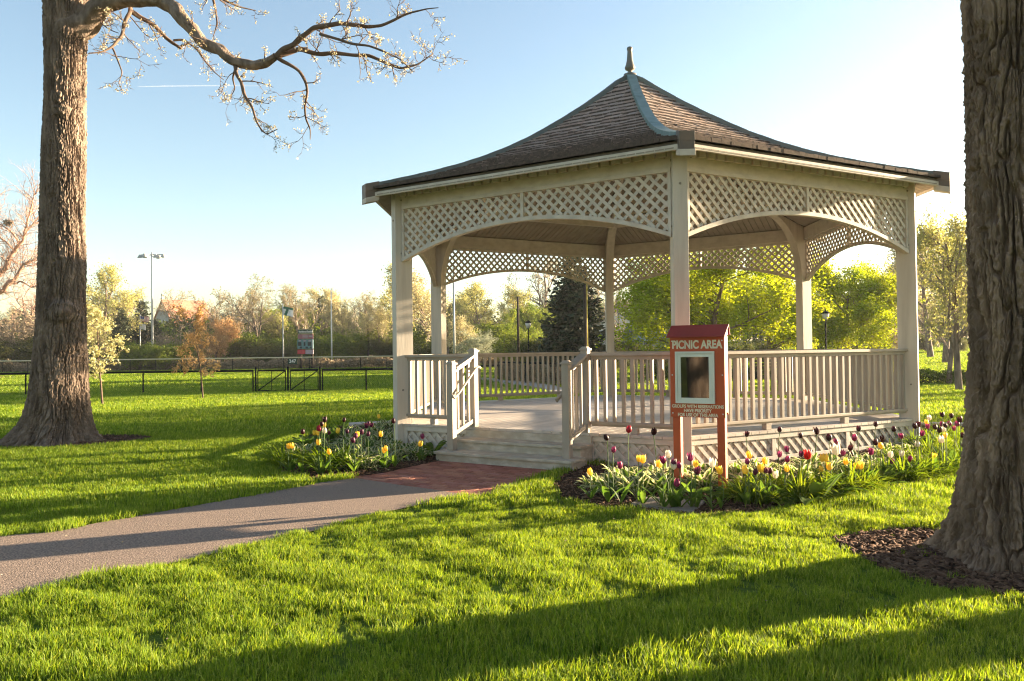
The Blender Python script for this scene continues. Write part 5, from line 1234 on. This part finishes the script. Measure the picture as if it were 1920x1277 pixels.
for li, (pp, rr_) in enumerate(BL_):
    Pc, Rc = limbmesh(b, [AT(x, y, 45.5 + .3 * li) for x, y in pp], np.array(rr_) * 45.5 / FPX * .8, 90 + li, n=8, step=.12)
    for q in range(int(len(Pc) * 1.1)):
        i = min(int((.35 + .65 * rng.random()) * len(Pc)), len(Pc) - 2); ax = norm(Pc[i + 1] - Pc[i]); sd_ = norm(np.cross(ax, rng.normal(0, 1, 3)))
        grow(rng, Pc[i], norm(ax * .7 + sd_ + np.array([0, 0, .45])), rng.uniform(.7, 2.2), .022, 0, TB, segs, tips)
b.build('trunk', M['twig_pink'], bt_, smooth=True); V, Fc = segmesh(segs, 3); fastmesh('twigs', V, Fc, M['twig_pink'], bt_)
p = AT(15, 418, 45.6); b = MB()
for i in range(260):
    a = norm(RNG.normal(0, 1, 3)) * np.array([.26, .26, .2]) * RNG.uniform(.4, 1); d = norm(RNG.normal(0, 1, 3)) * .14; b.tube([p + a - d, p + a + d], .009, 3, False)
tag(b.build('leaf_nest', M['twig_tan']), 'round nest of twigs and leaves in the bare pinkish tree at left', 'nest')
sy_ = T_('sapy0', 192, 548, 22.3, 'young tree with pale green leaves just right of the left trunk', 'tree', 'young_tree', wide=1.1, rz=.4)
sb_ = T_('sapb0', 380, 568, 25.4, 'young tree with peach coloured leaves in front of the field fence', 'tree', 'young_tree', wide=.95, rz=1.2)
for q, r_ in ((XY(192, 22.3), .45), (XY(380, 25.4), .6)): sheet('mulch_ring', [(q[0] + r_ * math.cos(a), q[1] + r_ * math.sin(a)) for a in np.linspace(0, 6.28, 24)[:-1]], .008, M['mulch'])
BT = 'trees beyond the ball field'
for a in [
    ('pink1', 28, 505, 84, 'bare tan tree with dense twigs at the far left behind the outfield fence', 1.2), ('brush0', 8, 560, 78, 'brown twiggy thicket at the left edge behind the fence', 1.4), ('pink0', 62, 540, 92, 'pale bare tree peeping just left of the old trunk', 1.1),
    ('dark0', 20, 622, 74, 'dark evergreen bush low behind the fence at far left', 1.4), ('bud0', 197, 486, 84, 'tall yellow green tree directly behind the pale young tree', 1.0), ('bud1', 168, 560, 76, 'small yellow budding tree just right of the old trunk', .9),
    ('bare0', 352, 538, 112, 'bare tree in front of the orange church roof', 1.2), ('brush1', 330, 600, 80, 'brown budding thicket below the church', 1.1), ('bronze0', 405, 585, 76, 'rusty orange leafed tree behind the peach coloured young tree', .9),
    ('vase0', 488, 512, 92, 'large bare spreading tree left of the flagpole with green flag', 1.15), ('bare1', 445, 552, 100, 'thin bare tree between the orange tree and the large bare one', 1.1), ('vase1', 566, 532, 98, 'bare vase shaped tree behind the scoreboard', 1.1), ('bud1', 525, 575, 104, 'yellowish budding tree behind the green flag', 1.2),
    ('cream0', 640, 528, 88, 'pale budding tree just right of the thin white pole', .9), ('bare0', 604, 560, 108, 'bare brown tree between scoreboard and white pole', 1.1), ('bare1', 690, 548, 102, 'bare brown tree behind the dark wooden pole', 1.2), ('bud0', 735, 482, 84, 'tall budding tree beside the left corner post', 1.0), ('cream1', 712, 560, 80, 'cream budding tree low beside the left corner post', .9),
    ('cream0', 800, 486, 78, 'cream budding tree between the two left gazebo posts', 1.1), ('cream1', 868, 588, 64, 'low cream budding tree behind the pale metal pole', 1.3), ('pear0', 892, 612, 60, 'small whitish blossoming tree behind the left stair rail', 1.2), ('bud0', 905, 520, 92, 'tall yellowish tree centred under the left back arch', 1.1), ('bud1', 838, 540, 96, 'yellowish tree left of centre under the back arch', 1.1), ('bud1', 962, 528, 98, 'yellowish tree behind the brown pole', 1.1), ('green0', 945, 572, 72, 'fresh green tree left of the brown pole', .9), ('green1', 1004, 560, 84, 'mid green tree right of the park lamp', 1.0), ('bare1', 1022, 470, 104, 'tall bare tree just left of the big spruce', 1.0),
    ('bare0', 1160, 560, 70, 'bare tree in front of the white house', .9), ('bare1', 1105, 500, 98, 'bare tree behind the big spruce', 1.1), ('pink1', 1668, 478, 78, 'brown bare tree behind the right corner post', 1.0), ('brush0', 1650, 590, 56, 'reddish brown thicket low behind the right railing', 1.0),
    ('cream0', 1745, 392, 60, 'loose cream budding tree right of the right corner post', 1.0), ('bud1', 1700, 470, 70, 'yellow budding tree directly behind the right corner post', 1.0), ('pink0', 1760, 600, 80, 'greyish bare bush above the lawn bank at right', 1.6), ('cream1', 1735, 540, 84, 'cream tree low between corner post and old trunk', 1.0)]:
    key, px, ty, Y, lab, wd = a
    nm = 'thicket' if 'brush' in key else ('bush' if 'bush' in lab else ('bare_tree' if key[:-1] in ('bare', 'vase', 'pink') else 'tree'))
    T_(key, px, ty, Y, lab, 'thicket' if nm == 'thicket' else ('bush' if nm == 'bush' else 'tree'), nm, BT, wd)
T_('bud1', 1797, 365, 24.4, 'slender budding park tree, nearest one right of the corner post', 'tree', 'park_tree', wide=.75, rz=1.)
T_('bud0', 1778, 410, 28.2, 'slender budding park tree standing in the low hedge', 'tree', 'park_tree', wide=.7, rz=3.)
T_('bare1', 1772, 420, 52, 'stout bare park tree on the lawn bank behind the hedge', 'tree', 'park_tree', wide=1., rz=5.)
T_('spruce0', 1077, 462, 50, 'big dark spruce seen under the back arches', 'spruce', 'spruce', wide=1.2)
T_('spruce0', 228, 578, 78, 'small dark spruce directly right of the pale young tree', 'spruce', 'spruce', BT, 1.0); T_('spruce1', 267, 565, 92, 'grey green spruce behind the striped flag', 'spruce', 'spruce', BT, 1.1); T_('spruce1', 292, 598, 100, 'dull spruce against the church gable', 'spruce', 'spruce', BT, 1.)
T_('spruce1', 603, 556, 112, 'distant spruce right of the scoreboard', 'spruce', 'spruce', BT, .9)
T_('maple0', 1335, 418, 38, 'wide bright yellow green maple seen through the right arches', 'maple', 'maple', wide=1.38, rz=.5)
T_('maple1', 1592, 455, 44, 'bright yellow green maple beside the right back post', 'maple', 'maple', wide=1.15, rz=2.2)
T_('maple1', 1440, 470, 48, 'bright maple behind and between the two larger ones', 'maple', 'maple', wide=1.0, rz=4.2)
k = 0
for key, px, ty, Y, lab in [('shrub0', 262, 636, 71, 'round green bush left of the floodlight pole'), ('shrub1', 300, 632, 72, 'round green bush right of the floodlight pole'), ('shrub0', 335, 640, 73, 'green bush left of the peach coloured young tree'), ('dark0', 100, 620, 78, 'dark bush behind the old trunk'),
        ('shrub1', 440, 600, 80, 'tall green bush left of the large bare tree'), ('dark1', 470, 630, 78, 'dark green bush at the foot of the large bare tree'), ('shrub0', 505, 625, 82, 'olive bush left of the green flagpole'), ('dark0', 540, 640, 80, 'low dark bush behind the green flagpole'), ('shrub1', 600, 612, 84, 'green bush right of the scoreboard'), ('dark1', 580, 622, 97, 'dark bush behind the scoreboard'),
        ('shrub0', 655, 612, 80, 'bright green bush right of the thin white pole'), ('shrub1', 700, 606, 82, 'bright green bush at the dark wooden pole'), ('dark0', 735, 620, 80, 'dark bush at the left corner post'), ('shrub0', 775, 610, 78, 'green bush seen between the left posts'), ('dark1', 800, 640, 70, 'low dark bush between the left posts'), ('shrub1', 925, 600, 74, 'green bush behind the left stair rail'),
        ('shrub0', 975, 606, 66, 'light green bush behind the brown pole'), ('dark1', 1015, 625, 56, 'dark bush left of the big spruce'), ('dark0', 1145, 630, 52, 'dark bush right of the yellow striped pole'), ('dark1', 1185, 628, 60, 'dark bush in front of the white house'), ('dark0', 1235, 638, 56, 'low dark bush before the blue grey house'), ('dark1', 1290, 632, 58, 'dark bush left of the sign roof'), ('dark0', 1390, 636, 60, 'dark bush under the bright maple'), ('dark1', 1450, 634, 56, 'dark bush left of the right back post'),
        ('dark0', 1520, 630, 54, 'dark bush right of the right back post'), ('dark1', 1590, 632, 52, 'dark bush under the second maple'), ('dark0', 1650, 636, 50, 'dark bush near the right corner post'), ('dark1', 1735, 622, 72, 'dark bush on the bank between corner post and old trunk'), ('dark0', 1800, 628, 70, 'dark bush on the bank close to the old trunk'), ('dark1', 1340, 640, 64, 'dark bush right behind the sign roof')]:
    T_(key, px, ty, Y, lab, 'bush', 'bush', 'bushes around the park edge', 1.15)
# low hedge and brown fence-side brush
def mass(name, pts, wd, h, n, size, m, label, cat, kind=None, seed=1):
    rng = np.random.default_rng(seed); pts = np.array(pts, float); sg = np.concatenate([[0], np.cumsum(np.linalg.norm(np.diff(pts, axis=0), axis=1))])
    q = rng.random(n) * sg[-1]; x = np.interp(q, sg, pts[:, 0]); y = np.interp(q, sg, pts[:, 1]); x = x + rng.uniform(-wd, wd, n); y = y + rng.uniform(-wd, wd, n)
    hh = h * (.75 + .5 * fbm(x * .8, y * .8, 0, seed + 3)); z = hh * rng.random(n) ** .6 + gz(x, y)
    V, Fc = quads(rng, np.stack([x, y, z], 1), size, aspect=1.3); o = fastmesh(name, V, Fc, m); return tag(o, label, cat, kind=kind)
mass('hedge', [(11.5, 30.5), (16, 28.6), (24, 27.2)], .55, .66, 26000, .055, M['lf_hedge'], 'low clipped green hedge along the far lawn at right', 'hedge')
mass('hedge', [(6.5, 37), (9, 35.5), (14.5, 34.5)], .5, .8, 20000, .06, M['lf_hedge'], 'dark green hedge across the lawn, seen through the front right railing', 'hedge')
mass('brown_hedge', [XY(940, 39.5), XY(1040, 33), XY(1130, 28.8)], .35, .95, 22000, .055, M['lf_brown'], 'brown bare hedge behind the black topped fence by the walk', 'hedge')
mass('undergrowth', [(-62, 72.5), (-10, 72.5), (14, 70)], 1.2, 1.25, 36000, .14, M['lf_brown'], 'brown undergrowth behind the outfield fence', 'undergrowth', 'stuff', 5)
mass('undergrowth', [(-75, 112), (0, 118), (90, 108)], 9, 7.5, 60000, .42, M['lf_dark'], 'distant dense green and brown woods', 'woods', 'stuff', 6)
mass('undergrowth', [(-75, 104), (0, 108), (90, 100)], 5, 6.2, 52000, .3, M['lf_green'], 'distant spring green undergrowth', 'woods', 'stuff', 7)
rng = np.random.default_rng(21); ex = []
for i in range(34):
    px = -20 + i * 39 + rng.uniform(-14, 14)
    if 280 < px < 350: continue
    ex.append((['vase0', 'bare1', 'bud0', 'bare0', 'cream1', 'vase1', 'bud1', 'green1'][rng.integers(0, 8)], px, rng.uniform(528, 572) if px < 1100 else rng.uniform(500, 540), rng.uniform(104, 124)))
for i, (key, px, ty, Y) in enumerate(ex):
    nm = {'v': 'bare spreading tree', 'b': 'bare tan tree', 'c': 'cream budding tree', 'g': 'fresh green tree'}[key[0]] if not key.startswith('bud') else 'yellow budding tree'
    L_ = len(ex) - 1; pos = ORD[i] + ' from the left' if i < 17 else (ORD[L_ - i] + ' from the right' if i < L_ else 'rightmost')
    T_(key, px, ty, Y, f'{nm} in the distant back row of woods, {pos}', 'tree', 'bare_tree' if 'bare' in nm else 'tree', 'distant back row of woods', 1.25)
# trees standing outside the picture on the sunny side; their shadows cross the lawn
def offtree(key, X, Y, H, lab, wide=1.): T_(key, 0, 0, Y, lab, 'tree', 'park_tree', 'trees on the sunny side', wide, X=X, H=H)
offtree('bare0', 8.3, 6.08, 11, 'bare park tree beside the path out of view on the right', 1.)
# jet trail
b = MB(); a = AT(258, 163, 5200); c = AT(400, 161.5, 5000); d = AT(500, 160, 4900); b.strip([a, (a * 2 + c) / 3, c, d], [a + Z_ * 3, (a * 2 + c) / 3 + Z_ * 7, c + Z_ * 6, d + Z_ * 2], np.array([0, 3, 1.]))
m = mat('contrail', (.9, .9, .9), None, 1, 1.); N = m.node_tree.nodes; L = m.node_tree.links; tr = N.new('ShaderNodeBsdfTransparent'); ms = N.new('ShaderNodeMixShader'); ms.inputs[0].default_value = .35
tl = N.new('ShaderNodeBsdfTranslucent'); ad = N.new('ShaderNodeMixShader'); L.new(tl.outputs[0], ad.inputs[1]); L.new(N['Principled BSDF'].outputs[0], ad.inputs[2]); 
L.new(tr.outputs[0], ms.inputs[1]); L.new(ad.outputs[0], ms.inputs[2]); ms.inputs[0].default_value = .08; L.new(ms.outputs[0], N['Material Output'].inputs[0])
tag(b.build('contrail', m), 'thin white jet trail high in the blue sky', 'contrail', kind='stuff')
offtree('green0', 24.0, 26.0, 9.6, 'leafy park tree out of view on the sunny side, nearest the gazebo', .52)
offtree('bud0', 33, 34.5, 11, 'budding park tree out of view beyond the leafy one', 1.)
offtree('bare1', 40, 49, 13, 'bare park tree out of view, farthest on the sunny side', 1.)
offtree('bud1', 30, 22.5, 6.5, 'small budding park tree out of view on the sunny side', 1.)

# behind the camera: what the notice board's glass mirrors
T_('vase1', 0, 0, -1.55, 'spreading bare tree behind the viewpoint, mirrored in the notice board', 'tree', 'bare_tree', 'park trees behind the viewpoint', 1.2, X=-7.2, H=14)
T_('bare0', 0, 0, -9, 'bare tree farther behind the viewpoint', 'tree', 'bare_tree', 'park trees behind the viewpoint', 1.2, X=-17, H=13)
T_('green0', 0, 0, -14.2, 'leafy tree behind the viewpoint, left one', 'tree', 'park_tree', 'park trees behind the viewpoint', 1.6, X=-19.3, H=12)
T_('maple1', 0, 0, -25, 'leafy tree behind the viewpoint, right one', 'tree', 'park_tree', 'park trees behind the viewpoint', 1.6, X=-30, H=15)
# petals, leaves and grit dropped on the paving and the lawn
n = 520; x = RNG.uniform(-8, 4, n * 3); y = RNG.uniform(3.5, 12, n * 3); on = inpoly(x, y, path_poly) | inpoly(x, y, brick_poly); keep = on | (RNG.random(n * 3) < .12); x, y, on = x[keep], y[keep], on[keep]
V, Fc = quads(RNG, np.stack([x, y, np.where(on, .019, .055)], 1), .011, .93, 1.5)
M['litter'] = mat('dry_leaf_bits', (.40, .30, .18), None, 30, .8, islcol=[(.16, .09, .05), (.40, .31, .20), (.55, .48, .38), (.25, .17, .09)])
tag(fastmesh('leaf_litter', V, Fc, M['litter']), 'dry leaf bits and petals dropped on the path', 'leaf litter', kind='stuff')

# the evening air: thin haze round the whole place, ground included
b = MB(); b.box((0, 375, 8), 530, 560, 11); hz = b.build('haze', mat('haze_air', (1, 1, 1))); tag(hz, 'thin warm evening haze', 'haze', kind='stuff')
m = hz.data.materials[0]; N = m.node_tree.nodes; N.clear(); o = N.new('ShaderNodeOutputMaterial'); v = N.new('ShaderNodeVolumePrincipled')
v.inputs['Color'].default_value = (.95, .97, 1, 1); v.inputs['Density'].default_value = .00032; v.inputs['Anisotropy'].default_value = .3
m.node_tree.links.new(v.outputs[0], o.inputs['Volume'])
